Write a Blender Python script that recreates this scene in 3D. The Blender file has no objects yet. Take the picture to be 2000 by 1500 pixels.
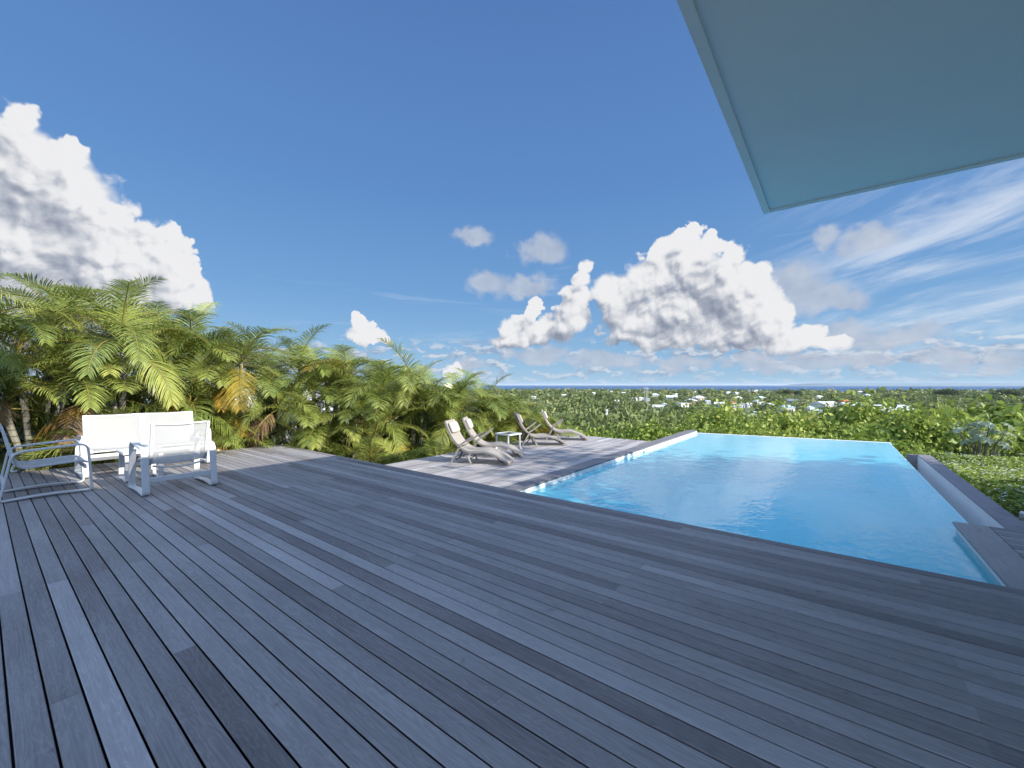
import bpy, math, random
import numpy as np
from mathutils import Vector, Matrix

sc = bpy.context.scene
R = math.radians
rng = np.random.default_rng(7)
random.seed(7)

# ------------------------------------------------------------------ camera
# world frame: +X runs along the deck boards (right), +Y along the pool, z = 0 is the main deck
CAM_H = 1.4
F_PX, CX, HY = 810.0, 1000.0, 752.0
YAW = math.atan2(628.0, 810.0)
SY, CY = math.sin(YAW), math.cos(YAW)
cam_d = bpy.data.cameras.new('camera')
cam = bpy.data.objects.new('camera', cam_d)
sc.collection.objects.link(cam)
cam.location = (0, 0, CAM_H)
cam.rotation_euler = (R(90), 0, YAW)
cam_d.sensor_width = 36.0
cam_d.lens = F_PX / 2000.0 * 36.0
cam_d.shift_y = 0.001
cam_d.clip_start = 0.05
cam_d.clip_end = 60000.0
sc.camera = cam

def at_z(px, py, z):
    """photo pixel -> point of the horizontal plane at height z"""
    y = F_PX * (CAM_H - z) / (py - HY)
    x = (px - CX) / F_PX * y
    return (CY * x - SY * y, SY * x + CY * y, z)

def at_d(px, py, y):
    """photo pixel -> point at depth y in front of the camera"""
    x = (px - CX) / F_PX * y
    return (CY * x - SY * y, SY * x + CY * y, CAM_H - (py - HY) / F_PX * y)

# ------------------------------------------------------------------ sun, exposure
SUN_EL = R(27.6)
SUN_AZ = math.atan2(0.98, 0.19)          # clockwise from +Y
to_sun = Vector((math.cos(SUN_EL) * math.sin(SUN_AZ), math.cos(SUN_EL) * math.cos(SUN_AZ), math.sin(SUN_EL)))
sun_d = bpy.data.lights.new('sun', 'SUN')
sun_d.energy = 5.0
sun_d.angle = R(0.5)
sun_d.color = (1.0, 0.95, 0.86)
sun = bpy.data.objects.new('sun', sun_d)
sc.collection.objects.link(sun)
sun.rotation_euler = to_sun.to_track_quat('Z', 'Y').to_euler()

sc.view_settings.view_transform = 'Standard'
sc.view_settings.look = 'None'
sc.view_settings.gamma = 1.0
sc.view_settings.exposure = 0.84
cy = sc.cycles
cy.max_bounces = 7
cy.diffuse_bounces = 3
cy.glossy_bounces = 3
cy.transmission_bounces = 4
cy.transparent_max_bounces = 12
cy.caustics_reflective = False
cy.caustics_refractive = False
cy.sample_clamp_indirect = 6.0
cy.use_denoising = True
cy.use_adaptive_sampling = True
cy.adaptive_threshold = 0.02

# ------------------------------------------------------------------ node helper
class NB:
    def __init__(s, nt, flat=False):
        s.nt = nt; s.nt.nodes.clear(); s.flat = flat
    def n(s, t, **kw):
        nd = s.nt.nodes.new(t)
        for k, v in kw.items(): setattr(nd, k, v)
        return nd
    def put(s, sock, v):
        if v is None: return
        if isinstance(v, bpy.types.NodeSocket): s.nt.links.new(v, sock)
        elif isinstance(v, (tuple, list)) and len(v) == 3 and sock.type == 'RGBA': sock.default_value = (*v, 1)
        else: sock.default_value = v
    def m(s, op, a, b=None, c=None, clamp=False):
        nd = s.n('ShaderNodeMath', operation=op, use_clamp=clamp)
        s.put(nd.inputs[0], a); s.put(nd.inputs[1], b)
        if c is not None: s.put(nd.inputs[2], c)
        return nd.outputs[0]
    def v(s, op, a, b=None):
        nd = s.n('ShaderNodeVectorMath', operation=op)
        s.put(nd.inputs[0], a); s.put(nd.inputs[1], b)
        return nd.outputs['Value'] if op in ('LENGTH', 'DISTANCE', 'DOT_PRODUCT') else nd.outputs['Vector']
    def xyz(s, x, y, z):
        nd = s.n('ShaderNodeCombineXYZ')
        s.put(nd.inputs[0], x); s.put(nd.inputs[1], y); s.put(nd.inputs[2], z)
        return nd.outputs[0]
    def sep(s, vv):
        nd = s.n('ShaderNodeSeparateXYZ'); s.put(nd.inputs[0], vv); return nd.outputs
    def noise(s, vec, scale, detail=4, rough=0.5, dist=0.0, color=False):
        nd = s.n('ShaderNodeTexNoise')
        if s.flat: nd.noise_dimensions = '2D'
        s.put(nd.inputs['Vector'], vec); s.put(nd.inputs['Scale'], scale)
        s.put(nd.inputs['Detail'], detail); s.put(nd.inputs['Roughness'], rough); s.put(nd.inputs['Distortion'], dist)
        return nd.outputs['Color'] if color else nd.outputs[0]
    def mapr(s, v, a, b, c=0.0, d=1.0, smooth=False):
        nd = s.n('ShaderNodeMapRange'); nd.clamp = True
        nd.interpolation_type = 'SMOOTHSTEP' if smooth else 'LINEAR'
        for i, x in enumerate((v, a, b, c, d)): s.put(nd.inputs[i], x)
        return nd.outputs[0]
    def mix(s, f, a, b, mode='MIX'):
        nd = s.n('ShaderNodeMix', data_type='RGBA', blend_type=mode)
        s.put(nd.inputs[0], f); s.put(nd.inputs[6], a); s.put(nd.inputs[7], b)
        return nd.outputs[2]
    def ramp(s, f, stops):
        nd = s.n('ShaderNodeValToRGB')
        e = nd.color_ramp.elements
        while len(e) > 1: e.remove(e[-1])
        for i, (p, c) in enumerate(stops):
            q = e[0] if i == 0 else e.new(p)
            q.position = p; q.color = (*c, 1)
        s.put(nd.inputs[0], f)
        return nd.outputs[0]
    def attr(s, name, vec=False):
        nd = s.n('ShaderNodeAttribute', attribute_name=name)
        return nd.outputs['Vector'] if vec else nd.outputs['Fac']
    def bump(s, h, strength, dist=0.01):
        nd = s.n('ShaderNodeBump')
        s.put(nd.inputs['Height'], h); s.put(nd.inputs['Strength'], strength); s.put(nd.inputs['Distance'], dist)
        return nd.outputs[0]
    def pos(s): return s.n('ShaderNodeNewGeometry').outputs['Position']
    def obj(s): return s.n('ShaderNodeTexCoord').outputs['Object']

def material(name, fn):
    m = bpy.data.materials.new(name); m.use_nodes = True
    b = NB(m.node_tree)
    surf = fn(b)
    out = b.n('ShaderNodeOutputMaterial')
    m.node_tree.links.new(surf, out.inputs['Surface'])
    return m

def princ(b, col, rough=0.5, spec=0.5, normal=None, metal=0.0, **kw):
    p = b.n('ShaderNodeBsdfPrincipled')
    b.put(p.inputs['Base Color'], col); b.put(p.inputs['Roughness'], rough)
    b.put(p.inputs['Specular IOR Level'], spec); b.put(p.inputs['Metallic'], metal)
    if normal is not None: b.put(p.inputs['Normal'], normal)
    for k, v in kw.items(): b.put(p.inputs[k], v)
    return p.outputs[0]

def leaf_shader(b, col, trans=0.35, rough=0.45, spec=0.3):
    p = princ(b, col, rough, spec)
    t = b.n('ShaderNodeBsdfTranslucent')
    b.put(t.inputs['Color'], col)
    mx = b.n('ShaderNodeMixShader'); b.put(mx.inputs[0], trans)
    b.put(mx.inputs[1], p); b.put(mx.inputs[2], t.outputs[0])
    return mx.outputs[0]

# ------------------------------------------------------------------ world: sky and clouds
world = bpy.data.worlds.new('World'); sc.world = world
world.use_nodes = True

def px_dir(px, py):
    x = (px - CX) / F_PX; z = (HY - py) / F_PX
    return math.atan(x), math.atan2(z, math.sqrt(1 + x * x))

def blob(px, py, rx, ry=None):
    ry = ry or rx
    a0, e0 = px_dir(px, py)
    a1, _ = px_dir(px - rx, py); a2, _ = px_dir(px + rx, py)
    _, e1 = px_dir(px, py - ry); _, e2 = px_dir(px, py + ry)
    return a0, e0, (a2 - a1) / 2, (e1 - e2) / 2

CUMULUS = [  # picture of the day's clouds: centre and radius in photo pixels, turned into azimuth/elevation below
 (-40, 300, 110), (70, 330, 105), (40, 238, 40), (140, 390, 110), (145, 310, 52), (40, 480, 200), (205, 470, 110),
 (285, 520, 105), (338, 452, 26), (352, 495, 44), (340, 555, 80), (392, 568, 36), (200, 570, 160), (0, 580, 200),
 (1146, 520, 20), (1138, 545, 24), (1126, 580, 34), (1120, 615, 42), (1098, 640, 34),
 (1298, 482, 30), (1345, 474, 40), (1388, 478, 30), (1350, 520, 72), (1282, 530, 48), (1262, 550, 56),
 (1190, 566, 40), (1214, 585, 62), (1245, 630, 84, 56), (1335, 605, 110, 80), (1428, 502, 32), (1412, 560, 82),
 (1466, 534, 34), (1494, 528, 24), (1462, 585, 62), (1502, 605, 48), (1532, 612, 26), (1425, 645, 92, 46),
 (1500, 655, 66, 36), (1560, 672, 66, 20), (1300, 662, 110, 28),
 (1620, 668, 50, 18), (1585, 650, 40, 24),
 (1012, 645, 48, 38), (1042, 602, 22), (1062, 645, 27, 36), (985, 668, 38, 18),
 (698, 625, 22), (706, 650, 40, 26), (738, 655, 26, 20), (884, 728, 22, 24)]
SOFT = [(1060, 488, 52, 30), (955, 556, 48, 28), (1030, 558, 60, 22), (1545, 560, 80, 50), (1600, 578, 76, 32), (1655, 590, 50, 22), (1610, 462, 40, 18),
        (1690, 470, 60, 26), (930, 462, 40, 16), (1645, 655, 60, 32), (1700, 662, 70, 26), (1840, 700, 60, 26), (1960, 705, 70, 26), (1765, 655, 70, 24), (1480, 708, 90, 16), (1330, 708, 80, 15),
        (1180, 704, 80, 17), (1050, 694, 70, 17), (1600, 705, 80, 16), (1690, 706, 70, 15), (905, 715, 50, 14)]

def make_cloud_group(name, blobs, wscale, wamp, namp, bamp):
    g = bpy.data.node_groups.new(name, 'ShaderNodeTree')
    g.interface.new_socket('Vector', in_out='INPUT', socket_type='NodeSocketVector')
    g.interface.new_socket('Density', in_out='OUTPUT', socket_type='NodeSocketFloat')
    g.interface.new_socket('Body', in_out='OUTPUT', socket_type='NodeSocketFloat')
    g.interface.new_socket('Billow', in_out='OUTPUT', socket_type='NodeSocketFloat')
    b = NB(g, True)
    gi = b.n('NodeGroupInput'); go = b.n('NodeGroupOutput')
    p = gi.outputs[0]
    w = b.noise(p, wscale, 3, 0.55, color=True)
    w = b.v('MULTIPLY', b.v('SUBTRACT', w, (0.5, 0.5, 0.5)), (wamp, wamp, 0))
    q = b.v('ADD', p, w)
    f = None
    for bl in blobs:
        a, e, ra, re = blob(*bl)
        d = b.v('LENGTH', b.v('MULTIPLY', b.v('SUBTRACT', q, (a, e, 0)), (1 / ra, 1 / re, 0)))
        d = b.m('SUBTRACT', 1.08, d)
        f = d if f is None else b.m('SMOOTH_MAX', f, d, 0.12)
    b.put(go.inputs[1], f)
    n1 = b.noise(p, 28.0, 8, 0.54)
    f = b.m('ADD', f, b.m('MULTIPLY', b.m('SUBTRACT', n1, 0.5), namp))
    if bamp:
        vo = b.n('ShaderNodeTexVoronoi', feature='F1', voronoi_dimensions='2D')
        b.put(vo.inputs['Vector'], q); b.put(vo.inputs['Scale'], 24.0); b.put(vo.inputs['Detail'], 3.0)
        b.put(vo.inputs['Roughness'], 0.42)
        bil = b.m('MULTIPLY', b.m('SUBTRACT', 0.42, vo.outputs['Distance']), bamp)
        f = b.m('ADD', f, bil)
        b.put(go.inputs[2], b.m('ADD', bil, b.m('MULTIPLY', n1, 0.28)))
    b.put(go.inputs[0], f)
    return g

def build_world():
    b = NB(world.node_tree, True)
    tc = b.n('ShaderNodeTexCoord').outputs['Generated']
    d = b.v('NORMALIZE', tc)
    x, y, z = b.sep(d)
    sky = b.n('ShaderNodeTexSky', sky_type='NISHITA', sun_disc=False)
    sky.sun_elevation = SUN_EL
    sky.sun_rotation = SUN_AZ
    sky.air_density = 1.0; sky.dust_density = 0.0; sky.ozone_density = 4.0; sky.altitude = 0
    skyc = sky.outputs[0]
    az = b.m('ADD', b.m('ARCTAN2', x, y), YAW)
    el = b.m('ARCSINE', z)
    p = b.xyz(az, el, 0.0)
    # the colour of this sky: a touch less saturated than the model gives
    K = 9.0                                  # cloud radiance in the units of the sky model
    clear = b.ramp(b.mapr(el, 0.0, 1.5), [(0.0, (0.30, 0.52, 0.74)), (0.05, (0.235, 0.445, 0.70)), (0.14, (0.155, 0.345, 0.645)), (0.28, (0.112, 0.265, 0.575)), (0.5, (0.088, 0.205, 0.49)), (1.0, (0.065, 0.16, 0.41))])
    skyc = b.mix(0.88, skyc, b.v('MULTIPLY', clear, (K, K, K)))
    # --- low flat fair-weather puffs towards the horizon (a cloud deck seen at a grazing angle)
    wl = b.v('MULTIPLY', b.v('SUBTRACT', b.noise(p, 9.0, 3, 0.5, color=True), (0.5, 0.5, 0.5)), (0.05, 0.02, 0.0))
    lp = b.v('MULTIPLY', b.v('ADD', p, wl), (24.0, 62.0, 1.0))
    ln = b.noise(lp, 1.0, 7, 0.6, 0.2)
    bank = b.noise(b.v('MULTIPLY', p, (3.2, 26.0, 1.0)), 1.0, 3, 0.5)
    ln = b.m('ADD', ln, b.m('MULTIPLY', b.m('SUBTRACT', bank, 0.5), 0.55))
    la = b.mapr(ln, 0.47, 0.60, smooth=True)
    la = b.m('MULTIPLY', la, b.mapr(el, 0.125, 0.075, smooth=True))
    la = b.m('MULTIPLY', b.m('MULTIPLY', la, b.mapr(el, 0.004, 0.035, 0.30, 0.9)), b.mapr(el, 0.0, 0.006))
    ls = b.noise(b.v('ADD', lp, (0.22, 0.5, 0.0)), 1.0, 5, 0.6, 0.2)
    ls = b.m('ADD', ls, b.m('MULTIPLY', b.m('SUBTRACT', bank, 0.5), 0.55))
    lcol = b.mix(b.mapr(b.m('SUBTRACT', ln, ls), -0.08, 0.16), (0.27 * K, 0.345 * K, 0.49 * K), (0.68 * K, 0.71 * K, 0.77 * K))
    c = b.mix(b.m('MULTIPLY', la, 0.85), skyc, lcol)
    # --- cirrus, combed streaks to the right
    rot = b.n('ShaderNodeVectorRotate', rotation_type='Z_AXIS')
    b.put(rot.inputs['Vector'], p); b.put(rot.inputs['Angle'], R(-13))
    cp = b.v('MULTIPLY', rot.outputs[0], (3.0, 17.0, 1.0))
    cn = b.noise(cp, 1.0, 9, 0.62, 0.35)
    cm = b.m('MULTIPLY', b.mapr(az, 0.45, 0.78, smooth=True), b.mapr(el, 0.42, 0.28, smooth=True))
    cm = b.m('MULTIPLY', cm, b.mapr(el, 0.03, 0.1, smooth=True))
    ca = b.m('MULTIPLY', b.mapr(cn, 0.38, 0.74, smooth=True), cm)
    cn2 = b.noise(b.v('MULTIPLY', p, (2.2, 26.0, 1.0)), 1.0, 6, 0.6, 0.6)
    ca2 = b.m('MULTIPLY', b.mapr(cn2, 0.60, 0.85, smooth=True), b.m('MULTIPLY', b.mapr(el, 0.36, 0.25, smooth=True), b.mapr(el, 0.05, 0.12, smooth=True)))
    ca = b.m('MAXIMUM', b.m('MULTIPLY', ca, 0.60), b.m('MULTIPLY', ca2, 0.35))
    c = b.mix(ca, c, (0.80 * K, 0.84 * K, 0.90 * K))
    # --- unseen bright cloud, added overhead and behind the camera to lift the shade
    rm = b.m('MAXIMUM', b.mapr(b.m('ABSOLUTE', b.m('SUBTRACT', az, 0.05)), 1.15, 1.6, smooth=True), b.mapr(el, 0.88, 1.15, smooth=True))
    rm = b.m('MAXIMUM', rm, b.mapr(b.m('ABSOLUTE', b.m('SUBTRACT', az, YAW)), 3.3, 3.6))
    rn = b.noise(b.xyz(b.m('DIVIDE', x, b.m('ADD', b.m('ABSOLUTE', z), 0.25)), b.m('DIVIDE', y, b.m('ADD', b.m('ABSOLUTE', z), 0.25)), 0.0), 1.3, 5, 0.55, 0.3)
    ra_ = b.m('MULTIPLY', b.m('MULTIPLY', b.mapr(rn, 0.36, 0.52, smooth=True), rm), b.mapr(el, 0.0, 0.06))
    c = b.mix(ra_, c, b.mix(b.mapr(rn, 0.5, 0.7), (0.84 * K, 1.16 * K, 1.86 * K), (0.70 * K, 0.98 * K, 1.58 * K)))
    # --- soft grey patches
    gs = make_cloud_group('soft_cloud', SOFT, 14.0, 0.05, 1.0, 0.0)
    nd = b.n('ShaderNodeGroup'); nd.node_tree = gs; b.put(nd.inputs[0], p)
    sa = b.mapr(nd.outputs[0], -0.12, 0.55, smooth=True)
    scol = b.mix(b.noise(p, 30, 5), (0.36 * K, 0.42 * K, 0.54 * K), (0.58 * K, 0.63 * K, 0.72 * K))
    c = b.mix(b.m('MULTIPLY', sa, 0.82), c, scol)
    # --- cumulus
    gc = make_cloud_group('cumulus', CUMULUS, 18.0, 0.034, 0.50, 0.62)
    def dens(off):
        nd = b.n('ShaderNodeGroup'); nd.node_tree = gc
        b.put(nd.inputs[0], b.v('ADD', p, off) if off else p)
        return nd.outputs[0], nd.outputs[1], nd.outputs[2]
    (d0, f0, b0) = dens(None); (d1, _, b1) = dens((0.006, 0.010, 0)); (d2, f2, _2) = dens((0.028, 0.05, 0))
    base = b.mapr(b.m('ADD', el, b.m('MULTIPLY', b.m('SUBTRACT', b.noise(p, 26, 4), 0.5), 0.03)), 0.050, 0.075, smooth=True)
    base = b.m('MAXIMUM', base, b.mapr(az, -0.02, -0.10))
    small = b.mapr(az, 0.0, -0.1)
    edge = b.mapr(b.noise(p, 7.0, 2, 0.5), 0.35, 0.65, 0.10, 0.38)
    alpha = b.m('MULTIPLY', b.m('MAXIMUM', b.mapr(f0, 0.22, 0.48, smooth=True), b.m('SMOOTH_MIN', 1.0, b.mapr(b.m('DIVIDE', b.m('ADD', d0, 0.02), edge), 0.0, 1.0, smooth=True), 0.05)), base)
    fine = b.m('MULTIPLY', b.m('SUBTRACT', b0, b1), 0.95)
    big = b.m('ADD', b.m('MULTIPLY', b.m('SUBTRACT', d0, d2), 0.30), b.m('MULTIPLY', b.m('SUBTRACT', f0, f2), 0.34))
    lum = b.m('ADD', 0.69, b.m('ADD', fine, big))
    # grey undersides: the flat base in the middle, the wide shaded flank on the left
    under = b.mapr(el, 0.05, 0.15, 0.22, 0.0, smooth=True)
    under = b.m('MULTIPLY', under, b.mapr(az, -0.2, 0.0))
    lum = b.m('SUBTRACT', lum, under)
    def shade(px, py, rx, ry, amt):
        a, e, ra, re = blob(px, py, rx, ry)
        w = b.v('MULTIPLY', b.v('SUBTRACT', b.noise(p, 16.0, 5, 0.6, color=True), (0.5, 0.5, 0.5)), (0.12, 0.12, 0))
        dd = b.v('LENGTH', b.v('MULTIPLY', b.v('SUBTRACT', b.v('ADD', p, w), (a, e, 0)), (1 / ra, 1 / re, 0)))
        return b.mapr(dd, 1.0, 0.35, 0.0, amt, smooth=True)
    for s_ in ((30, 560, 260, 120, 0.30), (110, 430, 120, 60, 0.18), (0, 330, 80, 120, 0.10), (1392, 570, 60, 95, 0.30), (1290, 612, 80, 26, 0.22), (1450, 650, 60, 44, 0.18), (1090, 665, 60, 30, 0.25)):
        lum = b.m('SUBTRACT', lum, shade(*s_))
    ccol = b.ramp(lum, [(0.0, (0.30, 0.345, 0.44)), (0.25, (0.42, 0.465, 0.55)), (0.5, (0.60, 0.635, 0.70)), (0.78, (0.88, 0.89, 0.91)), (1.0, (1.0, 1.0, 1.0))])
    ccol = b.v('MULTIPLY', ccol, (K * 0.82, K * 0.82, K * 0.835))
    c = b.mix(alpha, c, ccol)
    bg = b.n('ShaderNodeBackground'); b.put(bg.inputs[0], c); bg.inputs[1].default_value = 0.065
    out = b.n('ShaderNodeOutputWorld'); b.nt.links.new(bg.outputs[0], out.inputs[0])
    world.cycles.sampling_method = 'MANUAL'
    world.cycles.sample_map_resolution = 512
build_world()

# ------------------------------------------------------------------ mesh helpers
class MB:
    """collects shapes, then links them as ONE mesh object"""
    def __init__(s): s.v = []; s.f = []; s.a = {}
    def add(s, vs, fs):
        o = len(s.v); s.v += [tuple(p) for p in vs]; s.f += [tuple(i + o for i in f) for f in fs]
        return o
    def box(s, x0, x1, y0, y1, z0, z1, c=0.0):
        if c <= 0:
            vs = [(x, y, z) for z in (z0, z1) for y in (y0, y1) for x in (x0, x1)]
            s.add(vs, [(0, 2, 3, 1), (4, 5, 7, 6), (0, 1, 5, 4), (2, 6, 7, 3), (0, 4, 6, 2), (1, 3, 7, 5)])
        else:   # chamfered all round
            def ring(i, z): return [(x0 + i + c, y0 + i, z), (x1 - i - c, y0 + i, z), (x1 - i, y0 + i + c, z), (x1 - i, y1 - i - c, z), (x1 - i - c, y1 - i, z), (x0 + i + c, y1 - i, z), (x0 + i, y1 - i - c, z), (x0 + i, y0 + i + c, z)]
            s.loft([ring(c, z0), ring(0, z0 + c), ring(0, z1 - c), ring(c, z1)], True, True)
    def loft(s, rings, cap0=True, cap1=True, closed=False):
        n = len(rings[0]); o = len(s.v)
        for r in rings: s.v += [tuple(p) for p in r]
        m = len(rings)
        for i in range(m if closed else m - 1):
            a = o + i * n; b = o + ((i + 1) % m) * n
            for j in range(n):
                k = (j + 1) % n
                s.f.append((a + j, a + k, b + k, b + j))
        if not closed:
            if cap0: s.f.append(tuple(o + j for j in reversed(range(n))))
            if cap1: s.f.append(tuple(o + (m - 1) * n + j for j in range(n)))
    def sweep(s, path, prof, side=None, closed=False):
        """profile points (a, b): a along 'side', b along the path normal"""
        P = [Vector(p) for p in path]; n = len(P); rings = []
        for i in range(n):
            if closed: t0 = (P[i] - P[i - 1]).normalized(); t1 = (P[(i + 1) % n] - P[i]).normalized()
            else:
                t1 = (P[min(i + 1, n - 1)] - P[min(i, n - 2)]).normalized()
                t0 = (P[max(i, 1)] - P[max(i - 1, 0)]).normalized()
            t = (t0 + t1).normalized() if (t0 + t1).length > 1e-6 else t1
            sd = Vector(side) if side else (Vector((0, 0, 1)) if abs(t.z) < 0.9 else Vector((1, 0, 0)))
            sd = (sd - t * sd.dot(t)).normalized()
            nn = sd.cross(t)
            k = 1.0 / max(0.5, t.dot(t1))
            rings.append([P[i] + sd * a + nn * (b * k) for a, b in prof])
        s.loft(rings, closed=closed)
    def tube(s, path, r, n=8, side=None, closed=False):
        s.sweep(path, [(r * math.cos(2 * math.pi * i / n), r * math.sin(2 * math.pi * i / n)) for i in range(n)], side, closed)
    def cone(s, path, radii, n=8):
        P = [Vector(p) for p in path]; rings = []
        for i, p in enumerate(P):
            t = (P[min(i + 1, len(P) - 1)] - P[max(i - 1, 0)]).normalized()
            a = t.orthogonal().normalized(); b = t.cross(a)
            if i and (a.dot(pa) < 0.2):
                a = (pa - t * pa.dot(t)).normalized(); b = t.cross(a)
            pa = a
            rings.append([p + (a * math.cos(2 * math.pi * k / n) + b * math.sin(2 * math.pi * k / n)) * radii[i] for k in range(n)])
        s.loft(rings)
    def quad(s, a, b, c, d): s.add([a, b, c, d], [(0, 1, 2, 3)])
    def build(s, name, m, parent=None, smooth=False):
        me = bpy.data.meshes.new(name); me.from_pydata(s.v, [], s.f); me.update()
        if smooth: smooth_angle(me)
        for k, vals in s.a.items():
            at = me.attributes.new(k, 'FLOAT' if not hasattr(vals[0], '__len__') else 'FLOAT_VECTOR', 'POINT')
            if hasattr(vals[0], '__len__'): at.data.foreach_set('vector', np.array(vals, dtype=np.float32).ravel())
            else: at.data.foreach_set('value', np.array(vals, dtype=np.float32))
        return link(name, me, m, parent)

def smooth_angle(me, deg=35):
    me.polygons.foreach_set('use_smooth', [True] * len(me.polygons))
    try: me.set_sharp_from_angle(angle=R(deg))
    except Exception: pass

def link(name, me, m, parent=None):
    if m is not None and not me.materials: me.materials.append(m)
    o = bpy.data.objects.new(name, me); sc.collection.objects.link(o)
    if parent is not None: o.parent = parent
    return o

def np_mesh(name, V, F, m, parent=None, attrs=None, smooth=False):
    """V (n,3), F (m,k) arrays -> one mesh object, fast"""
    me = bpy.data.meshes.new(name)
    V = np.ascontiguousarray(V, dtype=np.float32); F = np.ascontiguousarray(F, dtype=np.int32)
    me.vertices.add(len(V)); me.vertices.foreach_set('co', V.ravel())
    k = F.shape[1]
    me.loops.add(F.size); me.loops.foreach_set('vertex_index', F.ravel())
    me.polygons.add(len(F))
    me.polygons.foreach_set('loop_start', np.arange(0, F.size, k, dtype=np.int32))
    me.polygons.foreach_set('loop_total', np.full(len(F), k, dtype=np.int32))
    if smooth: me.polygons.foreach_set('use_smooth', np.ones(len(F), dtype=bool))
    me.update(calc_edges=True)
    for kk, vals in (attrs or {}).items():
        at = me.attributes.new(kk, 'FLOAT', 'POINT'); at.data.foreach_set('value', np.asarray(vals, dtype=np.float32))
    me.validate()
    return link(name, me, m, parent) if name else me

def tag(o, label, cat, group=None, kind=None):
    if label: o['label'] = label
    if cat: o['category'] = cat
    if group: o['group'] = group
    if kind: o['kind'] = kind
    return o

def thing(name, label, cat, loc=(0, 0, 0), rz=0.0, group=None):
    o = bpy.data.objects.new(name, None); sc.collection.objects.link(o)
    o.empty_display_size = 0.2; o.location = loc; o.rotation_euler = (0, 0, rz)
    return tag(o, label, cat, group)

def structure(o): o['kind'] = 'structure'; return o

def dup(root, loc, rz, label, group=None, scale=None):
    def cp(o, par):
        c = o.copy(); sc.collection.objects.link(c)
        if par is not None: c.parent = par
        for ch in o.children: cp(ch, c)
        return c
    r = cp(root, None); r.location = loc; r.rotation_euler = (0, 0, rz); r['label'] = label
    if group: r['group'] = group
    if scale: r.scale = scale
    return r

# ------------------------------------------------------------------ levels (metres)
Z_POOLDECK = -0.17
Z_WATER = -0.27
PITCH = 0.1073
U_EDGE = 4.38            # edge of the main deck along the pool
V_LEFT = -10.3
V_LOUNGE = -6.99
V_COPE = -3.73           # inner edge of the left coping
V_BORDER = 1.08          # inner edge of the border board on the right
U_SIDE = 6.89            # end of the small right-hand deck
U_LOUNGE_END = 11.53

# ------------------------------------------------------------------ materials of the built things
def wood_fn(stops, rough=0.62):
    def fn(b):
        g = b.attr('grain', True); t = b.attr('tint')
        along, across, rnd = b.sep(g)
        p1 = b.xyz(b.m('MULTIPLY', along, 1.1), b.m('MULTIPLY', across, 9.0), b.m('MULTIPLY', rnd, 57.0))
        n1 = b.noise(p1, 1.0, 4, 0.55, 0.6)
        rings = b.m('SINE', b.m('MULTIPLY', n1, 58.0))
        p2 = b.xyz(b.m('MULTIPLY', along, 3.0), b.m('MULTIPLY', across, 120.0), b.m('MULTIPLY', rnd, 31.0))
        fine = b.noise(p2, 1.0, 5, 0.65)
        p3 = b.xyz(b.m('MULTIPLY', along, 0.55), b.m('MULTIPLY', across, 2.0), b.m('MULTIPLY', rnd, 11.0))
        blot = b.noise(p3, 1.0, 5, 0.6, 0.5)
        big = b.noise(b.pos(), 0.8, 5, 0.6)
        v = b.m('ADD', t, b.m('MULTIPLY', b.m('POWER', b.m('ABSOLUTE', rings), 4.0), 0.10))
        v = b.m('ADD', v, b.m('MULTIPLY', b.m('SUBTRACT', fine, 0.5), 0.42))
        v = b.m('ADD', v, b.m('MULTIPLY', b.m('SUBTRACT', blot, 0.5), 0.55))
        v = b.m('ADD', v, b.m('MULTIPLY', b.m('SUBTRACT', big, 0.5), 0.16))
        spots = b.noise(b.v('MULTIPLY', b.pos(), (1, 1, 1)), 9.0, 3, 0.5)
        v = b.m('SUBTRACT', v, b.mapr(spots, 0.68, 0.8, 0.0, 0.22))
        col = b.ramp(v, stops)
        h = b.m('ADD', b.m('MULTIPLY', fine, 0.6), b.m('MULTIPLY', rings, 0.06))
        rg = b.mapr(blot, 0.3, 0.7, rough - 0.07, rough + 0.1)
        return princ(b, col, rg, 0.4, b.bump(h, 0.22, 0.0015))
    return fn
M = {}
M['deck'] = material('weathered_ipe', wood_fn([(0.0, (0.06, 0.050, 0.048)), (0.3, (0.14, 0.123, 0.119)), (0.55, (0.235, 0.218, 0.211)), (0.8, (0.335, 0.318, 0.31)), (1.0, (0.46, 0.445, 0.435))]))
M['deck_sun'] = material('sunlit_ipe', wood_fn([(0.0, (0.10, 0.09, 0.088)), (0.3, (0.205, 0.187, 0.181)), (0.55, (0.305, 0.284, 0.276)), (0.8, (0.40, 0.382, 0.372)), (1.0, (0.52, 0.50, 0.49))], 0.7))  # paler copy of the ipe: sunlight on the lounge deck put into the colour
M['coping'] = material('coping_board', wood_fn([(0.0, (0.085, 0.08, 0.085)), (0.5, (0.15, 0.142, 0.148)), (1.0, (0.22, 0.21, 0.215))]))
M['under'] = material('deck_joists', lambda b: princ(b, (0.035, 0.028, 0.03), 0.9, 0.1))
M['liner'] = material('pool_liner', lambda b: princ(b, b.mix(b.mapr(b.noise(b.pos(), 0.7, 3), 0.3, 0.7), (0.42, 0.90, 0.97), (0.46, 0.92, 0.98)), 0.6, 0.2))
M['white_wall'] = material('white_pool_wall', lambda b: princ(b, b.mix(b.noise(b.pos(), 3.0, 4), (0.70, 0.735, 0.73), (0.78, 0.80, 0.79)), 0.45, 0.4))
M['stone'] = material('dark_stone', lambda b: princ(b, b.ramp(b.noise(b.pos(), 5.0, 8, 0.7), [(0.3, (0.15, 0.145, 0.155)), (0.7, (0.23, 0.22, 0.235))]), 0.7, 0.35, b.bump(b.noise(b.pos(), 60, 4), 0.2, 0.002)))
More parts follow.
